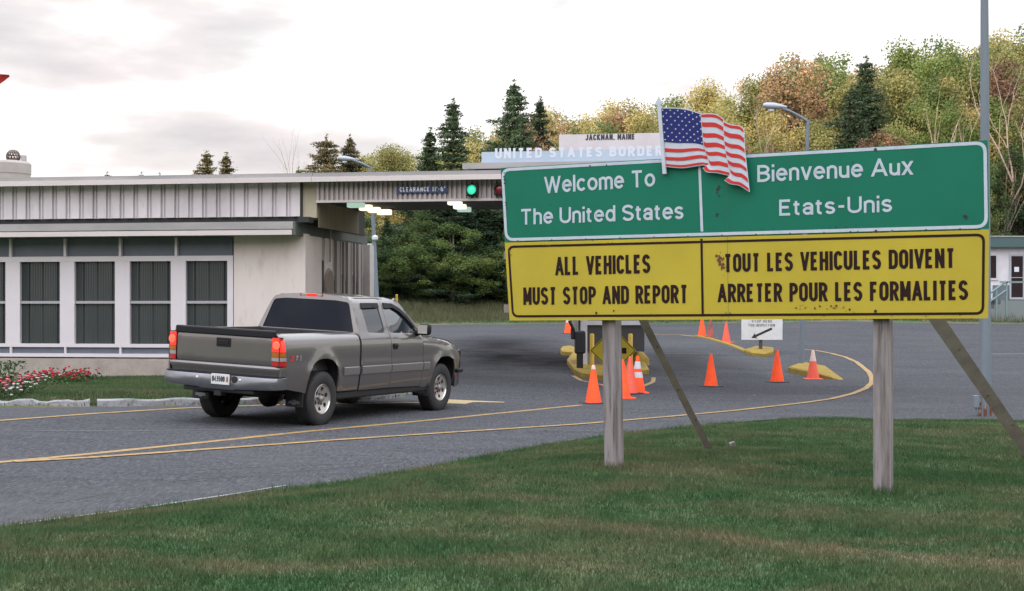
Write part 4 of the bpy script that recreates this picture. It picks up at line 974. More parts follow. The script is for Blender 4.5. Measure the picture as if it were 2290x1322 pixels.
# street lamps
def street_lamp(base, top, head, rad, label, extra=None):
    b, t, h = Vector(base), Vector(top), Vector(head)
    o = empty("street_lamp", b, label, 'street lamp', 'street lamps behind the crossing')
    t -= b; h -= b
    MB().tube([(0, 0, -.1), (t.x * .5, t.y * .5, t.z * .5), tuple(t)], [rad, rad * .85, rad * .62], 10).build("pole", m_galv, o, 50)
    arm = MB(); pts = [(t.x + (h.x - t.x) * k, t.y + (h.y - t.y) * k, t.z - .05 + (h.z - t.z + .05) * math.sin(k * math.pi / 2)) for k in np.linspace(0, .72, 9)]
    arm.tube(pts, rad * .5, 8); arm.build("arm", m_galv, o, 50)
    hd = MB(); dx = -1 if h.x < t.x else 1; L_ = abs(h.x - t.x) * .52
    p = [(dx * k * L_, 0, 0) for k in (-.28, -.1, .15, .5, .85, 1.)]
    hd.tube([(h.x + a - dx * L_ * .5, h.y, h.z + .012 * i) for i, (a, _, _) in enumerate(p)], [.03, .045, .07, .09, .08, .04], 12); hd.build("lamp_head", M("lamp_head_grey", (.36, .38, .42), .5, .3), o, 50)
    MB().lathe([(.08, 0), (.07, -.05), (0, -.07)], (h.x + dx * L_ * .05, h.y, h.z - .055), 'z', 14).build("lamp_glass", M("lamp_glass", (.55, .56, .58), .3), o, 50)
    if extra: extra(o, t)
    return o
b1 = gp(847, 764); D1 = b1.y
def bracket(o, t):
    k = (at(0, 532, D1).z - b1.z) / t.z; c = t * k
    MB().lathe([(0, -.12), (.10, -.06), (.11, .04), (.0, .10)], (c.x + .04, c.y - .05, c.z), 'z', 12).tube([(c.x, c.y, c.z - .22), (c.x - .42, c.y, c.z - .22)], .02, 6).build("junction_box", M("white_box", (.6, .6, .6), .5), o, 50)
street_lamp(b1, at(829, 372, D1), at(772, 357, D1), .085, 'pale lamp post rising behind the canopy beside the station entrance', bracket)
b2 = gp(1792, 826); D2 = b2.y
street_lamp(b2, at(1807, 268, D2), at(1727, 240, D2), .075, 'street lamp on the yellow wedge island, its curved arm against the wooded hill')

# ------------------------------------------------------------------ traffic cones
m_cone = M("cone_orange", (.92, .095, .022), .6, spec=.2, var=(4, (.80, .075, .02), .4, .7), dirt=(9, (.55, .10, .05), .62, .8)); m_cone2 = M("cone_faded", (.70, .10, .06), .6, spec=.2, var=(5, (.55, .10, .07), .4, .7), dirt=(8, (.42, .25, .2), .6, .8))
m_coned = M("cone_dirty", (.32, .06, .045), .7, var=(5, (.10, .05, .05), .42, .6)); m_refl = M("cone_band", (.52, .52, .56), .4); m_rub = M("cone_base", (.022, .018, .018), .7); m_tip = M("cone_pale_tip", (.62, .45, .40), .6)
def cone(px, pyb, pyt, body, tip, bands, basemat, label, foot=1.):
    p = gp(px, pyb - 2); hgt = (pyb - 2 - pyt) / FPX * p.y; rb = hgt * .205; rt = hgt * .036
    o = empty("traffic_cone", p, label, 'traffic cone', 'orange traffic cones round the inspection lane', (0, 0, random.uniform(0, 1.5)))
    h0 = .03; prof = [(rb * 1.06, h0), (rb, h0 + .02), (rt * 1.2, hgt - .02), (rt * .8, hgt), (0, hgt)]
    MB().lathe(prof, (0, 0, 0), 'z', 28).build("cone_body", body, o, 40)
    q = rb * 1.42 * foot
    MB().add([(c * q * s_, d * q * s_, z) for z, s_ in ((0, 1), (h0 * .8, 1), (h0 + .004, .93)) for c, d in ((-1, -.8), (-.8, -1), (.8, -1), (1, -.8), (1, .8), (.8, 1), (-.8, 1), (-1, .8))],
             [tuple(range(16, 24))] + [(i + k * 8, (i + 1) % 8 + k * 8, (i + 1) % 8 + 8 + k * 8, i + 8 + k * 8) for k in (0, 1) for i in range(8)]).build("cone_foot", basemat, o)
    rr_ = lambda z: rb + (rt * 1.2 - rb) * (z - h0 - .02) / (hgt - .04 - h0) + .003
    for z0, z1 in bands: MB().lathe([(rr_(z0 * hgt), z0 * hgt), (rr_(z1 * hgt), z1 * hgt)], (0, 0, 0), 'z', 28).build("band", m_refl, o, 40)
    if tip: MB().lathe([(rr_(tip * hgt) + .001, tip * hgt), (rt * 1.2 + .004, hgt - .02), (rt * .8 + .003, hgt + .003), (0, hgt + .003)], (0, 0, 0), 'z', 28).build("tip", m_tip, o, 40)
cone(1327, 906, 817, m_cone, .90, (), m_rub, 'orange cone left of the near sign post, with a pale tip')
cone(1392, 894, 804, m_cone, 0, (), m_cone, 'orange cone half hidden by the right edge of the left sign post')
cone(1409, 884, 797, m_cone2, 0, (), m_rub, 'faded orange cone right behind the white banded one')
cone(1426, 882, 796, m_cone, 0, ((.42, .57), (.66, .85)), m_cone, 'orange cone with two white bands, beside the yellow booth island', .95)
cone(1590, 868, 792, m_cone, 0, (), m_rub, 'orange cone standing alone on the asphalt right of the left brace')
cone(1738, 858, 783, m_cone, 0, (), m_rub, 'orange cone just left of the wedge island')
cone(1818, 851, 783, m_cone2, .62, (), m_cone2, 'old reddish cone with a pale top against the wedge island')
cone(1624, 769, 720, m_cone2, 0, (), m_cone2, 'red orange cone at the left end of the yellow kerb, rightmost of three')
cone(1570, 756, 708, m_cone, 0, (), m_rub, 'orange cone leftmost of three behind the sign foot')
cone(1589, 759, 712, m_coned, 0, (), m_coned, 'dirty dark cone between two orange ones behind the sign')
cone(1271, 749, 700, m_cone, 0, ((.55, .75),), m_rub, 'orange cone with a pale band left of the booth')

# ------------------------------------------------------------------ yellow islands, arrow sign, booth
m_yk = M("yellow_kerb_paint", (.29, .20, .042), .8, spec=.1, var=(4, (.215, .15, .038), .35, .65), dirt=(9, (.15, .125, .095), .56, .74), bump=(20, .4, .01))
def island(name, base_px, hgt, label, tops=None, mat=m_yk):
    """raised island from the pixels of its foot outline"""
    pts = [gp(x, y) for x, y in base_px]; c = sum(pts, Vector()) / len(pts); hs = hgt if isinstance(hgt, (list, tuple)) else [hgt] * len(pts)
    k = len(pts); lo = [(p.x - c.x, p.y - c.y, float(g(p.x, p.y)) - c.z - .03) for p in pts]
    hi = [(a[0] * .95, a[1] * .95, float(g(p.x, p.y)) - c.z + h_) for a, p, h_ in zip(lo, pts, hs)]
    md = [(a[0], a[1], b[2] - .03) for a, b in zip(lo, hi)]
    o = MB().add(lo + md + hi, [tuple(range(2 * k, 3 * k))] + [(i + r_ * k, (i + 1) % k + r_ * k, (i + 1) % k + (r_ + 1) * k, i + (r_ + 1) * k) for r_ in (0, 1) for i in range(k)]).build(name, mat)
    o.location = c; return tag(o, label, 'traffic island', 'yellow painted islands')
wedge = island("traffic_island", [(1762, 834), (1830, 848), (1887, 851), (1888, 849), (1845, 826), (1793, 822)], [.16, .16, .015, .015, .10, .16], 'low yellow wedge island under the street lamp')
ark = island("traffic_island", [(1664, 791), (1680, 797), (1712, 800), (1731, 795), (1730, 786), (1690, 783)], .13, 'small yellow island carrying the white arrow sign')
boo = island("traffic_island", [(1268, 815), (1284, 838), (1300, 846), (1345, 852), (1420, 842), (1452, 838), (1440, 815), (1405, 783), (1330, 778), (1290, 785)], .15, 'yellow kerbed island under the inspection booth')
island("traffic_island", [(1253, 791), (1256, 795), (1285, 797), (1294, 789), (1275, 783), (1258, 785)], .14, 'small yellow kerb block left of the booth')
marking("island_line", G2([(1282, 842), (1300, 853), (1345, 862), (1400, 878), (1432, 868), (1460, 856), (1462, 846)]), .10, m_yel, 'worn yellow line round the booth island')
nose = gp(1440, 825)
MBn = MB().lathe([(.42, -.05), (.40, .12), (.26, .27), (.20, .29), (0, .29)], (0, 0, 0), 'z', 16); on = MBn.build("concrete_nose", m_yk, None, 60); on.location = gp(1418, 822) + Vector((0, .3, .1)); tag(on, 'rounded yellow concrete nose at the right end of the booth island', 'island nose')
kb2 = [tuple(gp(x, y)[:2]) for x, y in ((1556, 753), (1593, 761), (1640, 776), (1672, 789))]
kk = MB(); KL2 = densify(kb2, .4, False); vs = []
for i, p in enumerate(KL2):
    a = Vector(KL2[max(i - 1, 0)]); b = Vector(KL2[min(i + 1, len(KL2) - 1)]); n = (b - a).normalized(); n = Vector((-n.y, n.x)); zg = float(g(*p))
    for s_, z in ((-.10, -.02), (-.08, .055), (.08, .055), (.10, -.02)): vs.append((p[0] + n.x * s_, p[1] + n.y * s_, zg + z))
kk.add(vs, [(4 * i + j, 4 * i + j + 1, 4 * i + j + 5, 4 * i + j + 4) for i in range(len(KL2) - 1) for j in range(3)] + [(0, 1, 2, 3), tuple(range(len(vs) - 4, len(vs)))])
tag(kk.build("yellow_kerb", m_yk), 'low yellow kerb running up to the arrow sign island', kind='structure')
# white arrow sign on a short post
pa = gp(1701, 790); D3 = pa.y
asg = empty("arrow_sign", (pa.x, pa.y, pa.z + .1), 'white sign with a black arrow pointing down left', 'sign')
AO = asg.location.copy(); AP = lambda px, py, o_=0: tuple(at(px, py, D3 - .06 - o_) - AO)
MB().add([AP(1658, 701, o_)[:] if i == 0 else AP(*[(1750, 701), (1750, 760), (1658, 760)][i - 1], o_) for o_ in (0, .012) for i in range(4)], [(0, 1, 2, 3), (7, 6, 5, 4), (0, 4, 5, 1), (1, 5, 6, 2), (2, 6, 7, 3), (3, 7, 4, 0)]).build("sign_plate", M("white_plate", (.60, .60, .60), .5, var=(6, (.52, .52, .53), .4, .7)), asg)
ab = MB(); d_ = Vector((48, -22)).normalized(); n_ = Vector((-d_.y, d_.x)); tipx = Vector((1680, 756))
sh = lambda u, v: AP(*(tipx + d_ * u + n_ * v), .016)
ab.add([sh(0, 0), sh(13, -7), sh(10.5, -2.6), sh(51, -2.6), sh(51, 2.6), sh(10.5, 2.6), sh(13, 7)], [(0, 1, 2, 3, 4, 5, 6)]); ab.build("black_arrow", M("arrow_black", (.02, .018, .018), .5), asg)
l = MB(); PA_ = lambda x0, y0: (lambda u, v, w_: AP(x0 + u, y0 - v, .016 + w_))
m_lgt = M("grey_legend", (.16, .145, .14), .6)
letters(l, "STOP HERE", PA_(1681, 721.5), 6, .2, width=46); letters(l, "FOR INSPECTION", PA_(1674, 730.5), 6, .2, width=59); build_pieces(l, "lettering", m_lgt, asg, .03)
MB().box(-.05, .05, -.03, .03, -.1, at(0, 705, D3).z - AO.z).build("sign_post", M("dark_post", (.05, .045, .045), .7), asg)
# inspection booth: mostly behind the big sign
bc = gp(1340, 822); DB = 38.0
bth = empty("inspection_booth", at(1357, 0, DB).xy.to_3d() + Vector((0, 0, float(g(0, DB)))), 'narrow inspection booth with white frame and dark glazing behind the sign', 'booth')
BO = bth.location.copy(); m_bw = M("booth_white", (.55, .54, .58), .5, var=(3, (.46, .45, .48), .4, .7))
X_ = lambda px: at(px, 0, DB).x - BO.x
Zp = lambda py: at(0, py, DB).z - BO.z
b = MB(); top = 2.75
b.box(X_(1298), X_(1313), -.08, .06, -.02, top); b.box(X_(1432), X_(1443), -.08, .06, Zp(727), top); b.box(X_(1298), X_(1443), -.07, .05, Zp(727), Zp(717)); b.box(X_(1298), X_(1443), -.07, .05, top - .3, top)
b.box(X_(1298), X_(1312), 1.7, 1.84, -.02, top); b.box(X_(1432), X_(1443), 1.7, 1.84, Zp(727), top); b.box(X_(1290), X_(1450), -.2, 1.95, top, top + .12); b.build("frame", m_bw, bth)
MB().box(X_(1313), X_(1441), -.02, 1.72, Zp(786), Zp(727) - .002).build("lower_panel", M("booth_dark_panel", (.045, .047, .055), .4), bth)
MB().box(X_(1301), X_(1440), .0, 1.74, Zp(717) + .003, top - .3).build("glazing", bpy.data.materials["dark_glass"], bth)
MB().box(X_(1320), X_(1404), .1, 1.7, -.02, Zp(786) - .002).build("plinth", M("booth_plinth", (.20, .18, .15), .8), bth)
MB().box(X_(1280), X_(1291), -.05, .08, Zp(768), 2.2).box(X_(1293), X_(1297), -.12, -.03, Zp(800), 2.2, 1).build("side_screen", [M("screen_grey", (.30, .30, .30), .6), m_dark], bth)
cb = gp(1298, 838); bb = MB().box(-.13, .13, -.1, .1, .38, .92, bev=.05).box(-.08, .07, -.07, .07, .0, .39, bev=.02).box(-.22, -.12, -.06, .05, .72, 1.0, bev=.03).tube([(-.15, -.06, .95), (-.26, -.1, 1.16)], .035, 8)
o = bb.build("card_reader", M("black_casing", (.016, .018, .024), .4)); o.location = (cb.x, cb.y + .2, float(g(cb.x, cb.y)) + .1); tag(o, 'black machine on a stand at the front of the booth island', 'machine')
m_bol = M("bollard_yellow", (.66, .43, .06), .5, var=(4, (.56, .36, .05), .4, .7))
for px, pb, ptop, lab in ((1324, 836, 746, 'yellow steel bollard left of the diamond sign'), (1410, 842, 746, 'yellow steel bollard right of the diamond sign')):
    p = gp(px, pb); h_ = (pb - ptop) / FPX * p.y; r_ = .052
    o = MB().lathe([(r_, -.05), (r_, h_ - .03), (r_ * .75, h_ - .005), (0, h_)], (0, 0, 0), 'z', 20).build("bollard", m_bol, None, 40); o.location = (p.x, p.y, p.z); tag(o, lab, 'bollard', 'yellow bollards on the booth island')
# yellow diamond sign
pd = gp(1371, 846); DD = pd.y - .1
dsg = empty("diamond_sign", (pd.x, DD, pd.z), 'yellow diamond warning sign with a black bar in front of the booth', 'sign')
DO = dsg.location.copy(); DPp = lambda px, py, o_=0: tuple(at(px, py, DD - o_) - DO)
dm = [(1371, 728), (1424, 781), (1372, 833), (1319, 783)]; dm = [(1371, 730), (1423, 783), (1372, 815), (1319, 783)]
dm = [(1371, 731), (1424, 782), (1397, 813), (1319, 783)]
dia = [(1371, 732), (1423, 784), (1371, 836), (1319, 784)]
def dpoly(s_): return [(1371 + (x - 1371) * s_, 784 + (y - 784) * s_) for x, y in dia]
MB().add([DPp(x, y, 0) for x, y in dpoly(1)] + [DPp(x, y, .01) for x, y in dpoly(1)], [(0, 1, 2, 3), (7, 6, 5, 4)] + [(i, (i + 1) % 4, (i + 1) % 4 + 4, i + 4) for i in range(4)]).build("plate", m_syel, dsg)
d2 = MB(); o1, o2 = dpoly(.96), dpoly(.92); d2.add([DPp(x, y, .0125) for x, y in o1] + [DPp(x, y, .0125) for x, y in o2], [(i, (i + 1) % 4, (i + 1) % 4 + 4, i + 4) for i in range(4)])
d2.add([DPp(x, y, .013) for x, y in ((1348, 778), (1401, 778), (1401, 791), (1348, 791))], [(0, 1, 2, 3)]); d2.build("black_marking", m_sblack, dsg)
MB().box(-.03, .03, .02, .07, -.05, 1.0).build("sign_post", m_galv, dsg)
# yellow marker posts seen over the roof of the truck
for px, y0, rad_, lab in ((887, 658, .032, 'thin yellow marker post seen above the truck windscreen'), (861, 668, .026, 'short yellow marker post seen just over the truck roof')):
    p = gp(px, 800); zt = at(0, y0, p.y).z - p.z
    o = MB().lathe([(rad_, -.05), (rad_, zt - .02), (0, zt)], (0, 0, 0), 'z', 12).build("marker_post", m_bol, None, 40); o.location = p; tag(o, lab, 'marker post', 'yellow marker posts beyond the truck')

# ------------------------------------------------------------------ white office cabin at the right
DH = 71.0; hb = at(2258, 0, DH); gz_ = float(gt(hb.x, DH))
hs_ = empty("office_cabin", (hb.x, DH, gz_), 'white and blue grey flat roofed cabin at the far right with a dark glazed door', 'building')
HXZ = lambda px, py: (at(px, py, DH).x - hb.x, at(px, py, DH).z - gz_)
x0, x1 = -6.5, 5.0
zr0 = HXZ(2250, 553)[1]; zr1 = HXZ(2250, 531)[1]; zw = HXZ(2250, 638)[1]
m_sid = M("white_siding", (.60, .57, .60), .6, var=(2, (.52, .49, .52), .4, .7)); m_bgr = M("blue_grey_siding", (.115, .14, .155), .6)
MB().box(x0, x1, .0, 5, zw, zr0 + .02).build("upper_wall", m_sid, hs_); MB().box(x0 - .0, x1, .004, 5, -.6, zw - .002).build("lower_wall", m_bgr, hs_)
MB().box(x0 - .3, x1 + .3, -.35, 5.3, zr0, zr1).build("roof_fascia", M("teal_fascia", (.055, .10, .10), .5), hs_); MB().box(x0 - .32, x1 + .32, -.38, 5.3, zr1 + .002, zr1 + .06).build("roof_cap", m_alu, hs_)
a, z0 = HXZ(2257, 670); b_, z1 = HXZ(2291, 569)
dr = MB(); dr.box(a, b_, -.05, .02, z0, z0 + .10); dr.box(a, a + .08, -.05, .02, z0 + .1, z1 - .08); dr.box(b_ - .08, b_, -.05, .02, z0 + .1, z1 - .08); dr.box(a, b_, -.05, .02, z1 - .08, z1); dr.box(a + .08, b_ - .08, -.04, .02, z0 + .98, z0 + 1.01); dob = dr.build("door", M("door_frame", (.34, .38, .40), .5), hs_)
MB().box(a + .08, b_ - .08, -.02, .0, z0 + .1, z0 + .98).box(a + .08, b_ - .08, -.02, .0, z0 + 1.01, z1 - .08).build("door_glass", bpy.data.materials["dark_pane"], dob)
n0 = HXZ(2268, 608); MB().box(n0[0], n0[0] + .21, -.03, -.022, n0[1], n0[1] + .22).build("notice", M("paper_notice", (.6, .63, .66), .7), dob)
a, z0 = HXZ(2196, 627); b_, z1 = HXZ(2232, 567)
MB().box(a, b_, -.05, .02, z0, z1).build("window", M("window_trim", (.50, .50, .52), .5), hs_); MB().box(a + .10, b_ - .10, -.056, -.051, z0 + .1, z1 - .1).build("window_pane", bpy.data.materials["dark_pane"], bpy.data.objects["window"] if False else hs_)
stp = MB(); zd = HXZ(2260, 671)[1]
for k in range(4): stp.box(-1.1 - .28 * k, -.82 - .28 * k, -1.3, -.1, -.6, zd - .2 * (k + 1))
stp.box(-.82, 1.0, -1.3, -.1, -.6, zd - .02); stp.build("steps", M("grey_steps", (.17, .19, .19), .7), hs_)
rl = MB()
for xx, zz in ((-.55, zd), (-1.0, zd - .35), (-1.75, zd - .85)): rl.box(xx - .035, xx + .035, -1.33, -1.27, zz - .8, zz + .82)
rl.box(-.85, .6, -1.33, -1.27, zd + .75, zd + .83); 
for k in (.0, .38): rl.tube([(-.55, -1.3, zd + .82 - k), (-1.75, -1.3, zd - .03 - k)], .05, 4)
rl.build("stair_rail", M("teal_rail", (.17, .23, .23), .6), hs_)
bu = MB(); bu.box(-2.0, -.95, -.6, -.3, zd + .02, zd + .75, bev=.03); bu.build("white_panel", M("white_box_panel", (.55, .56, .6), .6), hs_)

# ------------------------------------------------------------------ flag whose red corner enters the picture at the left
fp = at(-160, 690, 24.0); fz = float(g(fp.x, 24.0))
flag = empty("flagpole", (fp.x, fp.y, fz), 'flagpole left of the picture with the red corner of its flag showing', 'flagpole')
MB().lathe([(.06, 0), (.045, 6.5), (0, 6.55)], (0, 0, 0), 'z', 12).build("pole", m_galv, flag, 40)
tip = at(17, 166, 24.0) - Vector((fp.x, fp.y, fz)); vs = []
for i in range(15):
    for j in range(9):
        u, v = i / 14, j / 8; x = .05 + (tip.x - .05) * u; dz = .80 * v * (1 - .97 * u ** 1.3)
        vs.append((x, .10 * math.sin(u * 7 + v) * u, tip.z + .05 * (1 - u) - dz + .05 * math.sin(u * 6) * (1 - u)))
MB().add(vs, [(i * 9 + j, (i + 1) * 9 + j, (i + 1) * 9 + j + 1, i * 9 + j + 1) for i in range(14) for j in range(8)]).build("flag", M("red_cloth", (.50, .03, .03), .7), flag, 60)

# ------------------------------------------------------------------ flower bed by the station wall
rf = np.random.default_rng(11)
def leafcloud(c, size, rg, aspect=.55, flat=0., up=None):
    """kite-shaped faces at the points c"""
    n = len(c); u = rg.normal(size=(n, 3)); u[:, 2] *= (1 - flat)
    if up is not None: u = u * .7 + up
    u /= np.linalg.norm(u, axis=1)[:, None]; w_ = rg.normal(size=(n, 3)); v = np.cross(u, w_); v /= np.linalg.norm(v, axis=1)[:, None]
    s_ = (size * rg.uniform(.6, 1.35, n))[:, None]
    return np.stack([c - u * s_, c + v * s_ * aspect - u * s_ * .1, c + u * s_, c - v * s_ * aspect - u * s_ * .1], 1)
def leafmat(name, c1, c2, c3=None, trans=.3, rough=.6):
    m = bpy.data.materials.new(name); m.use_nodes = True; t = m.node_tree; L = t.links.new; b = t.nodes['Principled BSDF']; o = t.nodes['Material Output']
    a = t.nodes.new('ShaderNodeAttribute'); a.attribute_name = 'tint'
    r = t.nodes.new('ShaderNodeValToRGB'); r.color_ramp.elements[0].color = (*c1, 1); r.color_ramp.elements[1].color = (*c2, 1)
    if c3: e_ = r.color_ramp.elements.new(.88); e_.color = (*c2, 1); r.color_ramp.elements[2].color = (*c3, 1)
    L(a.outputs['Fac'], r.inputs[0])
    hs = t.nodes.new('ShaderNodeHueSaturation'); oi = t.nodes.new('ShaderNodeObjectInfo')
    mr = t.nodes.new('ShaderNodeMapRange'); mr.inputs[3].default_value = .75; mr.inputs[4].default_value = 1.3; L(oi.outputs['Random'], mr.inputs[0]); L(mr.outputs[0], hs.inputs['Value']); L(r.outputs[0], hs.inputs['Color'])
    L(hs.outputs[0], b.inputs['Base Color']); b.inputs['Roughness'].default_value = rough; b.inputs['Specular IOR Level'].default_value = .3
    tr = t.nodes.new('ShaderNodeBsdfTranslucent'); L(hs.outputs[0], tr.inputs[0]); mxs = t.nodes.new('ShaderNodeMixShader'); mxs.inputs[0].default_value = trans
    L(b.outputs[0], mxs.inputs[1]); L(tr.outputs[0], mxs.inputs[2]); L(mxs.outputs[0], o.inputs[0])
    return m
m_fol = leafmat("flower_leaves", (.03, .06, .02), (.07, .12, .04)); m_pet = {'red': M("red_petal", (.50, .02, .05), .6), 'pink': M("pink_petal", (.58, .15, .24), .6), 'white': M("white_petal", (.50, .47, .46), .6)}
flowers = []
for i, (px, py, c_, n) in enumerate(((3, 872, 'pink', 7), (18, 862, 'red', 9), (38, 860, 'pink', 10), (52, 868, 'white', 6), (60, 850, 'red', 9), (74, 848, 'red', 12), (78, 856, 'white', 3), (98, 852, 'white', 4), (104, 842, 'red', 12), (118, 840, 'red', 12), (128, 846, 'red', 8), (142, 838, 'pink', 4),
        (152, 844, 'red', 8), (164, 842, 'red', 9), (176, 836, 'red', 10), (192, 838, 'red', 9), (14, 880, 'white', 5), (66, 862, 'pink', 6), (-25, 868, 'red', 9), (-50, 866, 'pink', 9))):
    p = gp(px, py + 14, gt); n = int(n * 1.6)
    o = empty("flower_plant", p, {'red': 'red', 'pink': 'pink', 'white': 'white'}[c_] + ' bedding flowers in the bed along the station wall', 'flowers', c_ + ' bedding flowers by the wall')
    cpt = rf.normal(size=(110, 3)) * (.15, .10, .06) + (0, 0, .09)
    link_mesh("leaves", tri_mesh("leaves", leafcloud(cpt, .035, rf), m_fol, 4, rf.random(110)), m_fol, o)
    b = MB()
    for k in range(n):
        x, y, z = rf.normal(0, .13), rf.normal(0, .09), .17 + rf.normal(0, .05); r_ = rf.uniform(.020, .038)
        b.lathe([(0, -.015), (r_ * .6, -.008), (r_, .012), (r_ * .5, .02), (0, .012)], (x, y, z), 'z', 6)
    build_pieces(b, "bloom", m_pet[c_], o, .012)
for px, py, hgt, sp, lab in ((126, 838, .62, .13, 'tall leafy stem standing up before the station windows'), (16, 868, .52, .16, 'leafy plant with reddish tips at the left end of the flower bed')):
    p = gp(px, py, gt); o = empty("tall_plant", p, lab, 'plant'); n = 170
    cpt = np.stack([rf.normal(0, sp, n), rf.normal(0, sp, n), rf.uniform(.12, 1, n) * hgt], -1)
    link_mesh("leaves", tri_mesh("leaves", leafcloud(cpt, .045, rf), m_fol, 4, rf.random(n)), m_fol, o)
    b = MB()
    for k in range(6): b.tube([(0, 0, -.05), (rf.normal(0, sp * .4), rf.normal(0, sp * .4), hgt * .5), (rf.normal(0, sp), rf.normal(0, sp), hgt)], [.008, .006, .003], 5)
    b.build("stems", M("green_stem", (.06, .08, .03), .7), o)

# ------------------------------------------------------------------ trees
m_bark = M("bark", (.13, .105, .085), .9, var=(6, (.08, .065, .05), .4, .65)); m_pale = M("pale_bark", (.33, .28, .22), .85, var=(5, (.22, .18, .14), .4, .7)); m_greyb = M("dead_wood", (.24, .185, .16), .85, var=(5, (.16, .12, .10), .4, .7))
LM = {
 'green': leafmat("green_leaves", (.052, .095, .025), (.145, .185, .05), (.24, .24, .08)),
 'dark': leafmat("dark_green_leaves", (.026, .056, .020), (.070, .105, .036), (.11, .135, .05)),
 'olive': leafmat("olive_leaves", (.105, .120, .038), (.26, .25, .09), (.42, .34, .14)),
 'yellow': leafmat("yellowing_leaves", (.16, .155, .05), (.41, .345, .13), (.54, .41, .18)),
 'orange': leafmat("orange_leaves", (.19, .135, .07), (.40, .265, .15), (.50, .31, .20)),
 'russet': leafmat("russet_leaves", (.085, .055, .035), (.18, .10, .065), (.25, .14, .085)),
 'spruce': leafmat("spruce_needles", (.016, .036, .019), (.042, .070, .032), (.065, .10, .045), .12),
 'brownspruce': leafmat("brownish_needles", (.050, .046, .020), (.11, .095, .042), (.16, .125, .055), .15),
}
def broad_mesh(seed, n=22000, leaf=.068, low=.18, slim=1., holes=.0):
    """crown for a tree 10 m tall: clumps of small leaves round a set of limb ends"""
    rg = np.random.default_rng(seed); K = 85; ctr = []
    while len(ctr) < K:
        u = rg.uniform(-1, 1, 3)
        if .15 < np.linalg.norm(u) < 1:
            z = low + (1 - low) * (u[2] + 1) / 2; wz = math.sin(math.pi * min(1, max(.05, (z - low * .6) / (1.10 - low * .6)) ** .85)) ** .6
            a = math.atan2(u[1], u[0]); lob = 1 + .22 * math.sin(3 * a + seed) + .15 * math.sin(5 * a + seed * 2 + z * 6)
            ctr.append((u[0] * 2.9 * wz * lob * slim, u[1] * 2.9 * wz * lob * slim, z * 9.6 + .2 * rg.normal()))
    ctr = np.array(ctr); rad = rg.uniform(.40, .95, K); wgt = rad ** 2; wgt /= wgt.sum(); idx = rg.choice(K, n, p=wgt)
    d = rg.normal(size=(n, 3)); d /= np.linalg.norm(d, axis=1)[:, None]; rr2 = (rad[idx] * rg.random(n) ** .5)[:, None]
    c = ctr[idx] + d * rr2 * (1, 1, .8) + rg.normal(0, .07, (n, 3)); c[:, 2] *= 10 / np.percentile(c[:, 2], 99.7)
    ct = rg.random(K); tint = np.clip(.70 * ct[idx] + .30 * rg.random(n), 0, 1)
    co = leafcloud(c, leaf, rg, .6)
    return co, tint, ctr
def conifer_mesh(seed, n=5600, leaf=.075, ragged=.25, wid=1.9, top=.9):
    """spruce 10 m tall: whorls of drooping branches"""
    rg = np.random.default_rng(seed); pts = []; tn = []; z = .7
    while z < 9.75:
        L_ = wid * (1 - z / 10) ** top * rg.uniform(1 - ragged, 1 + ragged) + .10; nb = max(4, int(5 + 4 * (1 - z / 10)))
        a0 = rg.uniform(0, 6.28)
        for k in range(nb):
            a = a0 + 6.283 * k / nb + rg.normal(0, .2); l = L_ * rg.uniform(.45, 1.2); m = int(16 + l * 130); t0 = rg.random()
            for q in range(m):
                s_ = (rg.random() ** .7); sp = .06 + .13 * l * (1 - s_ * .6)
                pts.append((math.cos(a) * l * s_ + rg.normal(0, sp), math.sin(a) * l * s_ + rg.normal(0, sp), z - .26 * l * s_ + .20 * l * s_ * s_ + rg.normal(0, .035) - abs(rg.normal(0, .07)))); tn.append(.6 * t0 + .4 * rg.random())
        z += rg.uniform(.20, .42) * (1.1 - .05 * z)
    for q in range(60): pts.append((rg.normal(0, .05), rg.normal(0, .05), rg.uniform(9.3, 10.05))); tn.append(rg.random())
    pts = np.array(pts); tn = np.array(tn)
    return leafcloud(pts, leaf, rg, .38, .3), np.clip(tn, 0, 1)
PROTO = {}
def proto(kind, var):
    key = (kind, var)
    if key in PROTO: return PROTO[key]
    if kind in ('spruce', 'brownspruce'):
        co, tn = conifer_mesh(40 + var, wid=(3.2, 2.6, 3.6, 2.1)[var % 4], ragged=(.4, .45, .5, .4)[var % 4], top=(.85, .95, .7, .8)[var % 4]); ctr = None
        tk = MB().tube([(0, 0, -.6), (0, 0, 5), (0, 0, 9.7)], [.17, .10, .02], 7)
    else:
        co, tn, ctr = broad_mesh(100 + var * 7, low=(.16, .05, .25, .03)[var % 4], slim=(1., 1.1, .85, 1.15)[var % 4])
        tk = MB().tube([(0, 0, -.6), (.1, .05, 3), (0, .1, 6.5), (.1, 0, 8.8)], [.20, .15, .09, .03], 7)
        r_ = random.Random(var)
        for k in range(11):
            c = ctr[k * 4]; z0 = max(1.2, c[2] * .62); tk.tube([(.05, .05, z0), tuple(Vector((c[0] * .55, c[1] * .55, (z0 + c[2]) / 2 + .2))), tuple(c)], [.06, .04, .012], 5)
    m = LM[kind]
    cm = tri_mesh("crown", co, m, 4, tn); cm.materials.append(m)
    tm = bpy.data.meshes.new("trunk"); tm.from_pydata(tk.v, [], tk.f); tm.update(); tm.materials.append(m_pale if kind in ('yellow', 'orange') else m_bark)
    PROTO[key] = (cm, tm); return PROTO[key]
rt = random.Random(21)
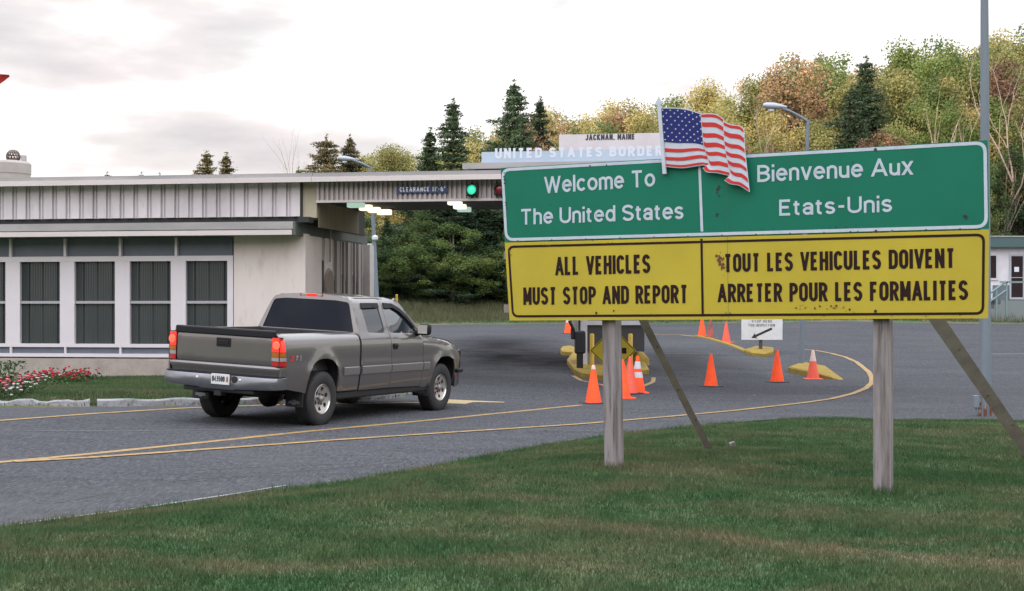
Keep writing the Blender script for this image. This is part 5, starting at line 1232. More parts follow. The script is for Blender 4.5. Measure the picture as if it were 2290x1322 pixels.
def tree(kind, var, x, y, top_z, wscale, label, group, cat='tree', name=None):
    z = float(gt(x, y)); h = max(2., top_z - z); cm, tm = proto(kind, var)
    o = empty(name or {'spruce': 'spruce_tree', 'brownspruce': 'spruce_tree'}.get(kind, 'broadleaf_tree'), (x, y, z - .05), label, cat, group, (0, 0, rt.uniform(0, 6.28)))
    s_ = h / 10.; o.scale = (s_ * wscale, s_ * wscale, s_)
    for nm, me in (("crown", cm), ("trunk", tm)):
        c = bpy.data.objects.new(nm, me); col.objects.link(c); c.parent = o
    return o
def tpx(kind, var, px, ytop, D, wscale, label, group=None, **k):
    return tree(kind, var, (px - CX) / FPX * D, D, CAMZ - (ytop - HY) / FPX * D, wscale, label, group, **k)
# single trees one can pick out
tpx('spruce', 0, 1150, 178, 78, 1.0, 'tall dark spruce left of the town board, tallest near the canopy')
tpx('spruce', 1, 1208, 214, 80, .9, 'smaller spruce close to the right of the tall dark one')
tpx('spruce', 3, 1013, 218, 77, 1.15, 'slim pointed spruce standing left of the blue name board')
tpx('spruce', 1, 962, 284, 78, 1.2, 'short spruce beside the slim pointed one, left of it')
tpx('brownspruce', 2, 730, 298, 82, .95, 'bushy dark conifer above the street lamp head behind the roof')
tpx('brownspruce', 0, 783, 300, 84, .9, 'bushy conifer just right of the lamp head behind the roof')
tpx('brownspruce', 3, 462, 335, 118, 1.35, 'left one of two small conifers rising over the station roof')
tpx('brownspruce', 1, 506, 340, 118, 1.25, 'right one of two small conifers rising over the station roof')
tpx('spruce', 3, 1937, 124, 82, 1.15, 'tall dark spruce in the middle of the wooded hill right of the flag')
tpx('spruce', 0, 1905, 190, 80, 1.0, 'dark spruce leaning in front of the tall one on the hill')
for px, yt, lab in ((240, 383, 'leftmost tiny tree tip over the station roof'), (316, 383, 'middle tiny tree tip over the station roof'), (357, 385, 'right tiny tree tip over the station roof'), (668, 372, 'tiny pointed tree tip at the left of the bushy conifers')):
    tpx('spruce', 3, px, yt, 120, .9, lab)
# the wooded slope, row behind row; each row's tops follow the skyline of the photograph
SKY = [(640, 396), (700, 350), (800, 335), (870, 322), (940, 335), (1080, 285), (1150, 275), (1240, 250), (1350, 236), (1450, 238), (1530, 222), (1600, 192), (1680, 182), (1760, 150), (1830, 138), (1900, 152), (2000, 118), (2080, 88), (2150, 104), (2200, 98), (2290, 68), (2500, 50), (3000, 40)]
sk = lambda px: float(np.interp(px, [a for a, _ in SKY], [b for _, b in SKY]))
LAB = {'green': 'green broadleaf tree in the wood behind the crossing', 'dark': 'dark green shaded tree at the foot of the wood', 'olive': 'olive green tree with thinning leaves in the wood',
       'yellow': 'yellowing autumn tree in the sunlit wood', 'orange': 'orange tinted autumn tree in the wood', 'russet': 'reddish brown bare looking tree in the wood', 'spruce': 'dark spruce among the broadleaf trees of the wood'}
def pick(px, row):
    r_ = rt.random()
    if row == 0 and px < 1560: return 'spruce' if r_ < .5 else ('dark' if r_ < .85 else 'green')
    if row == 0: return 'dark' if r_ < .62 else ('green' if r_ < .80 else ('spruce' if r_ < .90 else 'olive'))
    if px < 1100: return 'yellow' if r_ < .42 else ('olive' if r_ < .80 else 'green')
    if px < 1560: return 'yellow' if r_ < .45 else ('olive' if r_ < .80 else ('orange' if r_ < .84 else 'green'))
    if px < 2000: return 'yellow' if r_ < .30 else ('olive' if r_ < .70 else ('orange' if r_ < .76 else ('russet' if r_ < .81 else 'green')))
    return 'green' if r_ < .46 else ('olive' if r_ < .82 else ('yellow' if r_ < .92 else 'russet'))
for row, (D, frac, step, jit) in enumerate(((76.5, .60, 90, 16), (81, .78, 84, 14), (86, .90, 84, 14), (91, .97, 80, 12), (97, 1.0, 84, 12), (104, 1.0, 96, 12))):
    px = 700 + row * 31
    while px < 2620:
        q = px + rt.uniform(-jit, jit); d = D + rt.uniform(-1.5, 1.5)
        yt = 690 - (690 - sk(q)) * frac * (1 + rt.uniform(-.10, .04) * (1 if row < 3 else .55))
        if row == 0 and q < 1500: yt = max(yt, 690 - rt.uniform(225, 290))
        k = pick(q, row)
        if k == 'russet' and q < 1600: k = 'olive'
        if not (1860 < q < 1990 and row in (0, 1) and k != 'dark'):
            tpx(k, rt.randrange(4), q, yt, d, 1.0 if k != 'spruce' else 1.5, LAB[k], k + ' trees of the wood')
        px += step * rt.uniform(.85, 1.15)
for px, yt, D, k, lab in ((1800, 140, 90, 'orange', 'reddest autumn tree on the skyline left of the tall hill spruce'), (1215, 270, 79, 'orange', 'small orange tree at the foot of the two dark spruces'), (1985, 300, 79, 'russet', 'dark red bush right of the tall hill spruce'), (1690, 330, 79, 'russet', 'brownish red tree by the street lamp head')):
    tpx(k, 2, px, yt, D, 1.1, lab)
# undergrowth at the foot of the wood
for i in range(34):
    px = 820 + i * 46 + rt.uniform(-14, 14); D = 75.2 + rt.uniform(-.6, 1.2); k = ('dark', 'green', 'dark')[i % 3]
    x = (px - CX) / FPX * D; tree(k, (1, 3)[i % 2], x, D, float(gt(x, D)) + rt.uniform(2.0, 4.6), 1.9, 'dark green shrub in the undergrowth at the foot of the wood', 'shrubs at the foot of the wood', 'shrub', 'shrub')
# bare and pale trunks
def bare_tree(px, ybase, ytop, D, seed, spread, mat, label, lean=0., depth=4):
    r_ = random.Random(seed); x = (px - CX) / FPX * D; z0 = float(gt(x, D)); h = CAMZ - (ytop - HY) / FPX * D - z0
    o = empty("bare_tree", (x, D, z0 - .1), label, 'tree'); tk = MB(); br = MB()
    def grow(p, d, l, rad, lev, mb):
        pts = [p]; q = p
        for i in range(4): d = (d + Vector((r_.gauss(0, .10), r_.gauss(0, .10), .05))).normalized(); q = q + d * l / 4; pts.append(q)
        mb.tube(pts, [rad * (1 - .16 * i) for i in range(5)], 6 if lev < 2 else 4)
        if lev >= depth: return
        for k in range(3 if lev < 2 else 2):
            ang = r_.uniform(.25, .75) * spread; az = r_.uniform(0, 6.28); perp = d.orthogonal().normalized(); perp.rotate(Matrix.Rotation(az, 3, d))
            grow(pts[r_.choice((2, 3, 4))], (d * math.cos(ang) + perp * math.sin(ang)).normalized(), l * r_.uniform(.5, .8), rad * .48, lev + 1, br)
    grow(Vector((0, 0, 0)), Vector((lean, 0, 1)).normalized(), h * .52, .017 * h * .6, 0, tk); tk.build("trunk", mat, o); br.build("branches", mat, o)
bare_tree(2258, 560, 150, 75, 4, .75, m_greyb, 'bare dead tree with spreading grey brown branches right of the tall pole')
bare_tree(2225, 560, 300, 74.5, 9, .5, m_greyb, 'thin leaning dead trunk at the foot of the bare dead tree', .12, 3)
bare_tree(2118, 500, 235, 76, 14, .35, m_pale, 'pale forked birch trunk left of the tall pole', 0, 3)
bare_tree(2092, 500, 262, 75.5, 15, .3, m_pale, 'pale slim trunk left of the forked birch', -.05, 3)
bare_tree(1725, 500, 262, 75.5, 17, .25, m_pale, 'thin pale trunk in the wood below the street lamp head', 0, 3)
bare_tree(635, 500, 340, 96, 20, .4, m_greyb, 'faint bare treetop over the station roof', 0, 4)

# the wooded ridge behind the photographer, out of the picture, that keeps the crossing in shade
rg = np.random.default_rng(5)
xs2 = np.arange(-420, 300, 4.0); v = []; f = []
prof = 51.5 + 2.5 * np.sin(xs2 * .05) + 2.0 * np.sin(xs2 * .21 + 1) + rg.normal(0, 1.6, len(xs2))
for i, x in enumerate(xs2):
    for (yy, zz) in ((-165, -1), (-172 + rg.normal(0, 1), 10), (-176 + rg.normal(0, 1.5), prof[i] * .75), (-181, prof[i]), (-192, prof[i] * .6), (-240, -1)): v.append((x, yy, zz))
for i in range(len(xs2) - 1):
    for j in range(5): f.append((i * 6 + j, (i + 1) * 6 + j, (i + 1) * 6 + j + 1, i * 6 + j + 1))
tag(MB().add(v, f).build("hill", M("distant_wood", (.035, .05, .022), .9, var=(.5, (.06, .06, .025), .4, .7))), 'wooded ridge behind the camera', kind='structure')

# ------------------------------------------------------------------ the pickup truck (x right, y forward, z up; origin on the road under the rear axle)
trk = empty("pickup_truck", (-3.6136, 23.025, 0.0), 'pewter grey extended cab pickup truck with lit brake lights driving toward the canopy', 'pickup truck', None, (0, .0492, -.4403))
m_paint = M("pewter_paint", (.158, .144, .139), .30, .65, var=(1.2, (.145, .132, .128), .35, .7), coat=1.)
m_paint2 = M("pewter_moulding", (.19, .18, .178), .42, .45, coat=.3)
m_blk = M("black_plastic", (.011, .011, .013), .5, spec=.22); m_blkr = M("black_rubber", (.017, .016, .017), .75, var=(7, (.026, .024, .024), .4, .7), bump=(120, .3, .003))
m_under = M("underbody", (.012, .011, .011), .8)
m_tint = M("tinted_glass", (.005, .007, .014), .03, spec=.13); m_glass = M("window_glass", (.016, .026, .032), .03, spec=1.0, coat=1.)
m_chr = M("bumper_steel", (.22, .225, .25), .26, .85, var=(3, (.18, .185, .21), .4, .7)); m_alloy = M("wheel_alloy", (.55, .52, .50), .28, .85)
m_redlit = M("brake_lens_lit", (.75, .03, .015), .25, emit=((1., .028, .018), .80), coat=.4); m_redhot = M("brake_bulb_glow", (.85, .10, .05), .25, emit=((1., .085, .05), 1.15), coat=.4)
m_redd = M("red_lens", (.30, .012, .012), .2, coat=.5, emit=((.6, .01, .01), .12)); m_amb = M("amber_lens", (.34, .10, .012), .2, coat=.5); m_clr = M("clear_lens", (.27, .26, .26), .15, coat=.5); m_lampb = M("lamp_seal", (.06, .012, .012), .4)
m_tint2 = M("side_tint_glass", (.012, .018, .024), .03, spec=.5, coat=.3)
RT, YF = .397, 3.645
WT = np.array([(.36, .900), (.42, .930), (.50, .952), (.60, .968), (.70, .975), (.80, .979), (.845, .986), (.862, .990), (.88, .978), (.95, .977), (1.05, .978), (1.12, .976), (1.19, .970), (1.24, .958), (1.275, .942), (1.30, .922), (1.32, .898), (1.335, .872), (1.345, .845)])
CT = np.array([(1.24, .958), (1.275, .945), (1.30, .925), (1.33, .908), (1.45, .862), (1.60, .797), (1.72, .742), (1.78, .712), (1.82, .685), (1.845, .655), (1.86, .62), (1.87, .58)])
def arch_d(y, z, yc, zc): return math.hypot((y - yc) / .44, (z - zc) / .50)
def XB(y, z):
    x = float(np.interp(z, WT[:, 0], WT[:, 1]))
    for yc, zc, tz in ((-.04, .49, .0), (3.70, .42, 0)):
        r_ = arch_d(y, z, yc, zc)
        if z > .5 and r_ < 1.6: x += .022 * math.exp(-((r_ - 1.07) / .13) ** 2) * min(1, (z - .5) / .25)
    if y > 3.75: x -= .17 * ((y - 3.75) / .85) ** 2.1
    if y < -.9: x -= .03 * ((-.9 - y) / .23) ** 2
    return x
def XC(y, z):
    if z <= 1.26: return XB(y, z)
    x = float(np.interp(z, CT[:, 0], CT[:, 1]))
    return x - (.05 * (y - 2.3) ** 2 if y > 2.3 else 0)
def side(fn, s, off=0.): return lambda a, b, d: (s * (fn(a, b) - d - off), a, b)
def arch(yc, a, z0, b, n=18, y0=None):
    return [(yc + a * math.copysign(abs(math.cos(t)) ** .72, math.cos(t)), z0 + b * math.sin(t) ** .72) for t in np.linspace(math.pi, 0, n)]
AR = arch(-.05, .425, .50, .487); AF = arch(3.70, .425, .43, .490)
for s in (1, -1):
    # bed side with wheel arch
    ol = [(-1.11, .60), (-.60, .525), (AR[0][0], .50)] + AR + [(.42, .485), (.955, .485), (.955, 1.345), (-1.085, 1.345), (-1.10, 1.30), (-1.09, 1.25), (-1.045, 1.10), (-1.005, .93), (-1.0, .893), (-1.115, .885)]
    bs_ = surf("bed_side", ol, [], side(XB, s), m_paint, trk, .025, .06)
    b = MB(); b.box(*sorted((s * .80, s * .845)), -1.09, .93, 1.325, 1.348, bev=.006); b.box(*sorted((s * .79, s * .80)), -1.09, .93, .80, 1.345); b.build("rail_cap", m_paint, bs_)
    # front fender
    zt_ = lambda y: float(np.interp(y, [2.93, 3.2, 3.6, 3.95, 4.2, 4.45, 4.56], [1.255, 1.240, 1.200, 1.150, 1.100, 1.03, .97]))
    ol = [(2.945, .44), (3.20, .43), (AF[0][0], .43)] + AF + [(4.16, .42), (4.20, .60), (4.40, .64), (4.52, .80), (4.56, .96)] + [(y, zt_(y)) for y in (4.45, 4.2, 3.95, 3.6, 3.2, 2.945)]
    def XF(y, z):
        x = XB(y, min(z, 1.235)); zt = zt_(y); q = max(0., z - (zt - .10)) / .10
        return x - .075 * q ** 2
    surf("front_fender", ol, [], side(XF, s), m_paint, trk, .025, .06)
    # rear door with its window, front door with its window
    wr = rounded([(1.285, 1.338), (1.315, 1.752), (1.835, 1.752), (1.80, 1.325)], .05)
    rd = surf("rear_door", [(1.005, .475), (1.905, .475), (1.905, 1.25), (1.955, 1.865), (1.14, 1.865), (1.095, 1.76), (1.02, 1.40), (1.005, 1.31)], [wr], side(XC, s), m_paint, trk, .03, .06)
    surf("window", wr, [], side(XC, s, .014), m_tint2, rd, .01, .08)
    wf = rounded([(1.965, 1.325), (2.015, 1.735), (2.26, 1.733), (2.44, 1.665), (2.60, 1.555), (2.86, 1.305)], .05)
    fd = surf("door", [(1.913, .475), (2.935, .455), (2.935, 1.295), (2.70, 1.615), (2.56, 1.755), (2.40, 1.825), (2.20, 1.865), (1.963, 1.865), (1.913, 1.25)], [wf], side(XC, s), m_paint, trk, .03, .06)
    surf("window", wf, [], side(XC, s, .014), m_glass, fd, .01, .08)
    # smoked visors over the side windows
    for pts, par in (([(1.30, 1.70), (1.34, 1.78), (1.83, 1.782), (1.83, 1.715)], rd), ([(1.99, 1.70), (2.02, 1.785), (2.27, 1.775), (2.47, 1.70), (2.64, 1.575), (2.80, 1.40), (2.75, 1.40), (2.585, 1.54), (2.42, 1.645), (2.25, 1.712)], fd)):
        surf("window_visor", pts, [], side(XC, s, -.022), m_blk, par, .03, .05)
    # handle, moulding, rocker
    h = MB(); xh = XB(2.02, 1.11); h.box(*sorted((s * (xh - .02), s * (xh + .012))), 1.955, 2.095, 1.07, 1.165, bev=.012); h.box(*sorted((s * (xh + .01), s * (xh + .03))), 1.96, 2.09, 1.115, 1.145, bev=.008); h.build("handle", m_blk, fd)
    md = MB()
    for y0, y1, par in ((.50, .94, bs_), (1.02, 1.897, rd), (1.921, 2.925, fd), (2.955, 3.16, None)):
        md = MB(); zz = [(.715, .0), (.722, .018), (.78, .024), (.832, .020), (.842, .0)]; ys_ = np.linspace(y0, y1, 8); vs = []
        for y in ys_:
            for z, o_ in zz: vs.append((s * (XB(float(y), z) + o_), float(y), z))
        k = len(zz); md.add(vs, [(i * k + j, (i + 1) * k + j, (i + 1) * k + j + 1, i * k + j + 1) for i in range(7) for j in range(k - 1)] + [tuple(range(k)), tuple(7 * k + j for j in range(k))]); md.build("side_moulding", m_paint2, par or trk, 40)
    rk = MB(); rk.box(*sorted((s * .72, s * .925)), .42, 3.26, .36, .474, bev=.03); rk.build("rocker", m_under, trk)
    # door mirror
    mo = MB(); mo.box(*sorted((s * 1.0, s * 1.205)), 2.66, 2.80, 1.29, 1.47, bev=.045); mo.tube([(s * .90, 2.78, 1.29), (s * 1.02, 2.74, 1.335)], .045, 8); mr_ = mo.build("mirror", m_blk, trk, 50)
    MB().box(*sorted((s * 1.02, s * 1.185)), 2.652, 2.659, 1.315, 1.45).build("mirror_glass", M("mirror_glass", (.5, .48, .44), .05, 1.), mr_)
    # tail light: wraps round the corner; segments from top to bottom
    segs = [(1.100, 1.292, m_redlit), (1.030, 1.094, m_amb), (.972, 1.024, m_clr), (.905, .966, m_redd)]
    def lamp_path(z): 
        y_e = float(np.interp(z, [.90, 1.10, 1.30], [-1.005, -1.045, -1.085])); xs_ = XB(-1.0, z) + .008
        return [(.815, -1.147), (.87, -1.150), (.915, -1.146), (.945, -1.130), (xs_ - .012, -1.10), (xs_, -1.06), (xs_, y_e)]
    tl = MB(); zs = (.893, 1.303); vs = []
    for z in np.linspace(*zs, 9): vs += [(s * (x - .006), y + .006, float(z)) for x, y in lamp_path(z)]
    tl.add(vs, [(i * 7 + j, i * 7 + j + 1, (i + 1) * 7 + j + 1, (i + 1) * 7 + j) for i in range(8) for j in range(6)]); tl.box(*sorted((s * .82, s * .94)), -1.14, -1.06, .895, 1.30)
    tlo = tl.build("tail_light", m_lampb, trk, 60)
    for z0, z1, mm in segs:
        q = MB(); vs = []
        for z in np.linspace(z0, z1, 5): vs += [(s * x, y, float(z)) for x, y in lamp_path(z)]
        q.add(vs, [(i * 7 + j, i * 7 + j + 1, (i + 1) * 7 + j + 1, (i + 1) * 7 + j) for i in range(4) for j in range(6)]); q.build("lens", mm, tlo, 60)
    q = MB().lathe([(0, -.006), (.05, -.004), (.058, 0)], (s * .885, -1.1505, 1.19), 'y', 20); q.build("bulb", m_redhot, tlo)
    # badge on the bed side: red letter and grey figures
    for txt, y0, y1, mm in (("Z", -.925, -.825, M("badge_red", (.50, .03, .025), .4)), ("71", -.80, -.655, M("badge_grey", (.42, .40, .40), .35, .6))):
        l = MB(); PL = (lambda u, v, w_: (s * (XB(y0 + u, .97 + v) + .004 + w_), (y0 + u if s > 0 else y1 - u), .97 + v)); letters(l, txt, PL, .078, .30, .9, .2, width=y1 - y0); l.build("badge", mm, bs_)
    # mud flaps with a small emblem
    for y, z0, z1 in ((-.53, .30, .56), (3.20, .27, .50)):
        mf = MB().box(*sorted((s * .665, s * .955)), y, y + .015, z0, z1, bev=.005); mfo = mf.build("mud_flap", m_blkr, trk)
        c = s * .81; MB().add([(c - .095, y - .004, z0 + .05), (c - .035, y - .004, z0 + .05), (c - .03, y - .004, z0 + .035), (c + .03, y - .004, z0 + .035), (c + .035, y - .004, z0 + .05), (c + .095, y - .004, z0 + .05), (c + .08, y - .004, z0 + .09), (c + .035, y - .004, z0 + .09), (c + .03, y - .004, z0 + .105), (c - .03, y - .004, z0 + .105), (c - .035, y - .004, z0 + .09), (c - .08, y - .004, z0 + .09)], [tuple(range(12))]).build("emblem", M("flap_emblem", (.22, .22, .235), .35, .7), mfo)
    # wheel well liners
    for yc, zc, a_, b_ in ((-.05, .47, .455, .54), (3.70, .40, .455, .54)):
        lv = MB(); pr_ = arch(yc, a_, zc, b_, 14); vs = []
        for x in (.94, .42):
            for y, z in pr_: vs.append((s * x, y, z))
        lv.add(vs, [(i, i + 1, i + 15, i + 14) for i in range(13)]); lv.add([(s * .42, y, z) for y, z in pr_], [tuple(range(14))]); lv.build("wheel_well", m_under, trk)
    # headlight
    MB().box(*sorted((s * .52, s * .80)), 4.50, 4.575, .86, 1.0, bev=.02).build("headlight", m_clr, trk)
# wheels
def wheel(x, y, s):
    wo = bpy.data.objects.new("wheel", None); wo.empty_display_size = .2; col.objects.link(wo); wo.parent = trk; wo.location = (x, y, RT); wo.rotation_euler = (random.uniform(0, 1), 0, 0)
    hw = .128
    prof = [(.212, -hw * .86), (.235, -hw * .98), (.30, -hw * 1.04), (.350, -hw * 1.0), (.378, -hw * .90), (.392, -hw * .78), (RT, -hw * .5), (RT, hw * .5), (.392, hw * .78), (.378, hw * .90), (.350, hw * 1.0), (.30, hw * 1.04), (.235, hw * .98), (.212, hw * .86)]
    t = MB(); t.lathe(prof, (0, 0, 0), 'x', 56)
    for k in range(44):      # tread blocks at both shoulders
        a = 6.2832 * k / 44
        for sg in (-1, 1):
            ca, sa = math.cos(a), math.sin(a); cb, sb = math.cos(a + .085), math.sin(a + .085)
            vs = []
            for (c, d) in ((ca, sa), (cb, sb)):
                for xx, r_ in ((sg * hw * .30, RT + .004), (sg * hw * .80, .397), (sg * hw * .93, .376), (sg * hw * .60, .37)): vs.append((xx, c * r_, d * r_))
            t.add(vs, [(0, 1, 5, 4), (1, 2, 6, 5), (0, 1, 2, 3), (7, 6, 5, 4)])
    t.build("tyre", m_blkr, wo, 35)
    r_ = MB(); fx = s * .098
    r_.lathe([(.222, fx + s * .012), (.213, fx + s * .018), (.203, fx + s * .002), (.198, fx - s * .03), (.196, -s * .10)], (0, 0, 0), 'x', 48); ro = r_.build("rim", m_alloy, wo, 40)
    oc = [(.200 * math.cos(a), .200 * math.sin(a)) for a in np.linspace(0, 6.2832, 48, endpoint=False)]
    hl = []
    for k in range(6):
        a = 1.0472 * k + .26; h = []
        for da, rr_ in ((-.26, .168), (0, .178), (.26, .168), (.19, .125), (0, .108), (-.19, .125)): h.append((rr_ * math.cos(a + da), rr_ * math.sin(a + da)))
        hl.append(rounded(h, .022, 3))
    def dish(u, v, d):
        r0 = math.hypot(u, v); return (fx - s * (.030 * (1 - (r0 / .2) ** 2) + d) + s * .02 * max(0, 1 - r0 / .07), u, v)
    surf("wheel_face", oc, hl, dish, m_alloy, ro, .03, .03, 45)
    MB().lathe([(0, -s * .0), (.195, -s * .0)], (fx - s * .075, 0, 0), 'x', 32).build("brake_shadow", m_under, ro)
    hb_ = MB(); hb_.lathe([(.048, -s * .012), (.046, s * .012), (.035, s * .022), (0, s * .024)], (fx - s * .005, 0, 0), 'x', 20)
    hb_.build("hub_cap", M("hub_grey", (.30, .29, .285), .35, .6), ro, 40)
    nb = MB()
    for k in range(6):
        a = 1.0472 * k + .26 + .5236; nb.lathe([(.014, -s * .01), (.013, s * .008), (0, s * .01)], (fx - s * .018, .075 * math.cos(a), .075 * math.sin(a)), 'x', 8)
    nb.build("wheel_nuts", m_blk, ro)
for s in (1, -1):
    for y in (0, YF): wheel(s * .835, y, s)
# tailgate, cap, handle, lettering
TG = lambda u, v, d: (u, -1.128 + .012 * math.cos(v * 9) * 0 - (.010 if .90 < v < 1.26 else 0) + .006 * (u / .8) ** 2 + d, v)
tg = surf("tailgate", [(-.803, .893), (.803, .893), (.803, 1.30), (-.803, 1.30)], [], TG, m_paint, trk, .03, .06)
MB().box(-.835, .835, -1.152, -1.06, 1.282, 1.390, bev=.02).build("tailgate_cap", m_blk, tg)
hd = MB().box(-.12, .12, -1.150, -1.135, 1.125, 1.250, bev=.007).box(-.09, .09, -1.158, -1.149, 1.155, 1.215, bev=.004); hd.build("handle", m_blk, tg)
for txt, x0, x1, z, h_ in (("CHEVROLET", -.68, -.52, .985, .022), ("SILVERADO", -.73, -.40, .935, .024)):
    l = MB(); letters(l, txt, (lambda u, v, w_: (x0 + u, -1.146 - w_, z + v)), h_, .22, 1., .3, width=x1 - x0); l.build("lettering", M("tailgate_letter", (.10, .09, .085), .4), tg)
# rear sill under the tailgate
sl = MB(); vs = []
for x, y in ((-.955, -1.06), (-.93, -1.115), (-.86, -1.148), (.86, -1.148), (.93, -1.115), (.955, -1.06)):
    vs += [(x, y + .004, .889), (x * 1.004, y - .008, .862), (x, y - .004, .838), (x, y + .03, .80), (x, y + .05, .735)]
sl.add(vs, [(i * 5 + j, (i + 1) * 5 + j, (i + 1) * 5 + j + 1, i * 5 + j + 1) for i in range(5) for j in range(4)]); sl.build("rear_sill", m_paint2, trk, 30)
# rear bumper
bp = MB(); pl = [(-.985, -1.03), (-.982, -1.12), (-.955, -1.20), (-.90, -1.238), (-.72, -1.262), (-.30, -1.272), (-.29, -1.268), (.29, -1.268), (.30, -1.272), (.72, -1.262), (.90, -1.238), (.955, -1.20), (.982, -1.12), (.985, -1.03)]
zb_ = [.585, .583, .58, .575, .565, .548, .535, .535, .548, .565, .575, .58, .583, .585]; vs = []
for (x, y), z0 in zip(pl, zb_):
    for dy, z in ((.05, z0 - .012), (.006, z0), (-.006, z0 + .03), (0, .70), (.012, .735), (.03, .742)): vs.append((x * (1 if abs(dy) < .02 else .99), y + dy, z))
bp.add(vs, [(i * 6 + j, (i + 1) * 6 + j, (i + 1) * 6 + j + 1, i * 6 + j + 1) for i in range(13) for j in range(5)]); bmp = bp.build("rear_bumper", m_chr, trk, 35)
st_ = MB(); vs = []
for x, y in pl: vs += [(x * .985, y + .02, .744), (x * .985, y + .022, .757), (x * .93, -1.02, .757)]
st_.add(vs, [(i * 3 + j, (i + 1) * 3 + j, (i + 1) * 3 + j + 1, i * 3 + j + 1) for i in range(13) for j in range(2)]); st_.build("step_pad", m_blk, bmp)
MB().box(-.60, .60, -1.235, -1.05, .49, .548, bev=.02).box(-.06, .06, -1.25, -1.1, .44, .52, bev=.01).build("valance", m_under, bmp)
plt = MB().box(-.085, .225, -1.286, -1.279, .604, .752, bev=.003).build("license_plate", M("plate_white", (.60, .60, .58), .45, var=(8, (.52, .52, .50), .4, .7)), bmp)
l = MB(); letters(l, "843500", (lambda u, v, w_: (-.068 + u, -1.2875 - w_, .642 + v)), .078, .2, 1., .2, width=.215); l.build("plate_number", M("plate_ink", (.03, .035, .05), .5), plt)
l = MB(); letters(l, "8", (lambda u, v, w_: (.170 + u, -1.2875 - w_, .642 + v)), .078, .2, 1., .2, width=.036); l.build("plate_mark", M("plate_red_ink", (.32, .08, .06), .5), plt)
MB().lathe([(.0, -.004), (.045, -.004), (.05, 0)], (.300, -1.275, .685), 'y', 18).build("step_hole", m_under, bmp)
b = MB()
for x in (-.335, .395): b.lathe([(0, -.012), (.016, -.008), (.02, 0)], (x, -1.272, .682), 'y', 12)
b.build("plate_lamp", M("lamp_chrome", (.75, .7, .62), .15, .6), bmp)
# bed inside
MB().box(-.79, .79, -1.06, .92, .78, .80).box(-.80, .80, .90, .93, .79, 1.33).build("bed_liner", m_blkr, trk)
bw = MB(); bw.box(-.80, .80, .93, .955, .8, 1.348, bev=.006); bw.build("bed_front", m_paint, trk)
# cab: back wall with window, roof, windscreen, bonnet, grille
YB = lambda z: 1.002 + max(0., z - 1.30) * .20
def BK(u, v, d): return (u, YB(v) + .05 * (1 - math.sqrt(max(0, 1 - (u / 1.02) ** 2))) * 1.1 - .03 + d, v)
top_ = [(x, 1.893 - .050 * (abs(x) / .64) ** 2.4) for x in np.linspace(.60, -.60, 15)]
bo_ = [(-.94, .50), (.94, .50), (.94, 1.26), (.915, 1.33), (.862, 1.45), (.797, 1.60), (.742, 1.72), (.705, 1.785), (.655, 1.838)] + top_ + [(-.655, 1.838), (-.705, 1.785), (-.742, 1.72), (-.797, 1.60), (-.862, 1.45), (-.915, 1.33), (-.94, 1.26)]
wb = rounded([(-.828, 1.318), (.828, 1.318), (.672, 1.782), (.45, 1.806), (-.45, 1.806), (-.672, 1.782)], .05)
cb_ = surf("cab_back", bo_, [wb], BK, m_paint, trk, .03, .06)
surf("rear_window", wb, [], lambda u, v, d: (BK(u, v, d)[0], BK(u, v, d)[1] + .010, v), m_tint, cb_, .01, .08)
wsb = MB(); 
lm = MB(); 
lm.box(-.095, .095, 1.075, 1.12, 1.846, 1.892, bev=.008); chl = lm.build("high_brake_light", m_redlit, trk)
MB().box(-.185, -.097, 1.08, 1.12, 1.846, 1.888, bev=.006).box(.097, .185, 1.08, 1.12, 1.846, 1.888, bev=.006).build("cargo_lamp", m_clr, chl)
MB().box(-.20, -.186, 1.078, 1.12, 1.846, 1.888).box(.186, .20, 1.078, 1.12, 1.846, 1.888).build("lamp_end", m_redd, chl)
def RF(x, y, d):
    z = 1.898 - .050 * (abs(x) / .66) ** 2.4
    if y > 1.9: z -= .16 * ((y - 1.9) / .75) ** 2.2
    if y < 1.3: z -= .012 * ((1.3 - y) / .2) ** 2
    return (x, y, z - d)
surf("roof", [(-.60, 1.12), (.60, 1.12), (.648, 1.3), (.648, 2.1), (.60, 2.5), (.50, 2.60), (-.50, 2.60), (-.60, 2.5), (-.648, 2.1), (-.648, 1.3)], [], RF, m_paint, trk, .03, .09)
ws = MB(); vs = []
for i in range(13):
    u = -1 + i / 6.
    for j in range(6):
        t_ = j / 5; xt, xb = .60, .80; x = (xt + (xb - xt) * t_) * u; y = (2.56 + .06 * (1 - u * u)) * (1 - t_) + (3.05 + .24 * (1 - u * u)) * t_; z = (1.80 + .045 * (1 - abs(u) ** 2.4)) * (1 - t_) + 1.26 * t_; vs.append((x, y, z))
ws.add(vs, [(i * 6 + j, (i + 1) * 6 + j, (i + 1) * 6 + j + 1, i * 6 + j + 1) for i in range(12) for j in range(5)]); ws.build("windscreen", m_glass, trk, 60)
for s in (1, -1):
    pa_ = MB(); pa_.tube([(s * .625, 2.50, 1.835), (s * .66, 2.62, 1.73), (s * .72, 2.78, 1.57), (s * .80, 2.98, 1.37), (s * .86, 3.08, 1.27)], [.03, .036, .04, .045, .05], 8); pa_.build("windscreen_pillar", m_paint, trk, 60)
def HD(x, y, d):
    z = float(np.interp(y, [3.05, 3.4, 3.8, 4.1, 4.35, 4.52, 4.58], [1.265, 1.262, 1.238, 1.20, 1.145, 1.06, .99])); w_ = .86 - .10 * max(0, (y - 3.7)) 
    return (x, y, z - .035 * (abs(x) / w_) ** 3 + .012 * math.exp(-((abs(x) - .5) / .08) ** 2) - d)
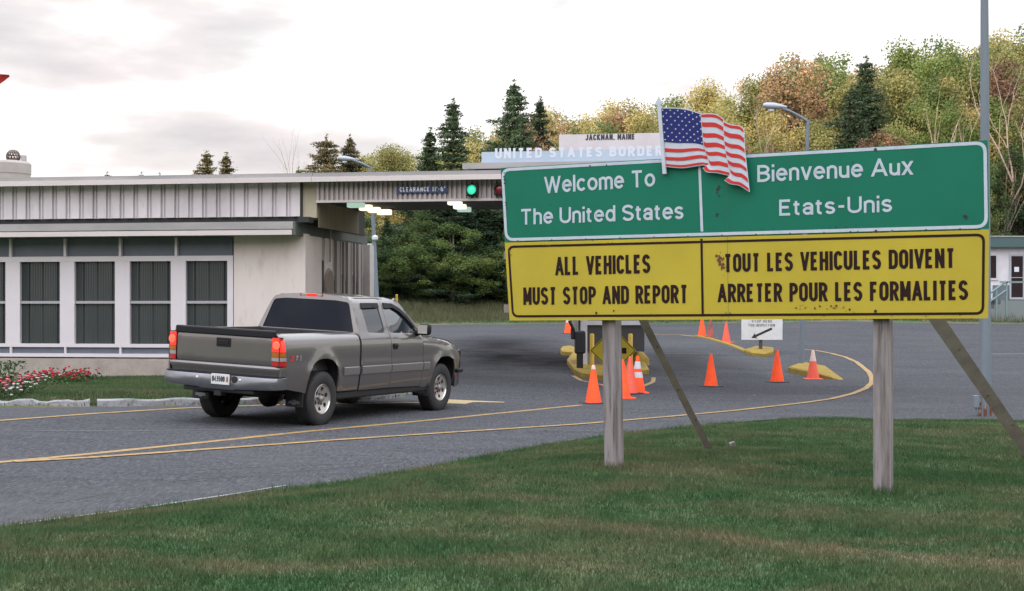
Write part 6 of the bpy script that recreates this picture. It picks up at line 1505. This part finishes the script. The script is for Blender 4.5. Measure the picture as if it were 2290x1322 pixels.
surf("bonnet", [(-.87, 3.02), (.87, 3.02), (.855, 3.7), (.80, 4.2), (.72, 4.50), (.60, 4.58), (-.60, 4.58), (-.72, 4.50), (-.80, 4.2), (-.855, 3.7)], [], HD, m_paint, trk, .03, .09)
MB().box(-.86, .86, 4.30, 4.50, .62, .98).box(-.50, .50, 4.50, 4.57, .70, .98, bev=.02).build("grille", m_blk, trk)
fb_ = MB(); pl2 = [(-.93, 4.17), (-.915, 4.36), (-.80, 4.53), (-.5, 4.62), (.5, 4.62), (.80, 4.53), (.915, 4.36), (.93, 4.17)]; vs = []
for x, y in pl2:
    for dy, z in ((-.04, .38), (0, .42), (.01, .56), (.0, .655), (-.05, .665)): vs.append((x * (1 + dy * .2), y + dy, z))
fb_.add(vs, [(i * 5 + j, (i + 1) * 5 + j, (i + 1) * 5 + j + 1, i * 5 + j + 1) for i in range(7) for j in range(4)]); fbo = fb_.build("front_bumper", m_chr, trk, 40)
MB().box(.90, 1.0, 4.17, 4.36, .625, .69, bev=.02).box(-1.0, -.90, 4.17, 4.36, .625, .69, bev=.02).build("bumper_cap", m_blk, fbo)
# chassis: frame rails, rear axle with differential, exhaust, spare wheel, floor
ch = MB(); ch.box(-.50, -.40, -1.0, 4.2, .44, .60); ch.box(.40, .50, -1.0, 4.2, .44, .60); ch.box(-.88, .88, .95, 3.2, .46, .50); ch.box(-.7, .7, -1.05, .9, .66, .74); ch.box(-.8, .8, 3.2, 4.3, .50, .62)
ch.tube([(-.75, 0, RT), (-.2, 0, RT), (.2, 0, RT), (.75, 0, RT)], .055, 10); ch.lathe([(0, -.17), (.10, -.15), (.165, -.05), (.165, .05), (.10, .15), (0, .17)], (.05, -.02, RT - .015), 'y', 16)
ch.lathe([(.0, -.1), (.30, -.1), (.36, -.05), (.36, .05), (.30, .1), (0, .1)], (-.05, -.62, .56), 'z', 24); ch.tube([(-.75, YF, RT), (.75, YF, RT)], .06, 8); ch.lathe([(0, -.15), (.14, -.05), (.14, .05), (0, .15)], (-.25, YF, RT), 'y', 12)
for x in (-.52, .52):
    ch.box(x - .03, x + .03, -.55, .60, .42, .455); ch.tube([(x * 1.05, -.08, .36), (x * .9, -.25, .74)], .028, 6); ch.box(x - .03, x + .03, -.08, .08, .30, .46)
ch.build("chassis", m_under, trk)
MB().tube([(.50, -.35, .47), (.60, -.55, .40), (.70, -.72, .375), (.78, -.80, .37)], .032, 10).build("exhaust_pipe", M("exhaust_steel", (.20, .175, .16), .45, .6), trk, 40)
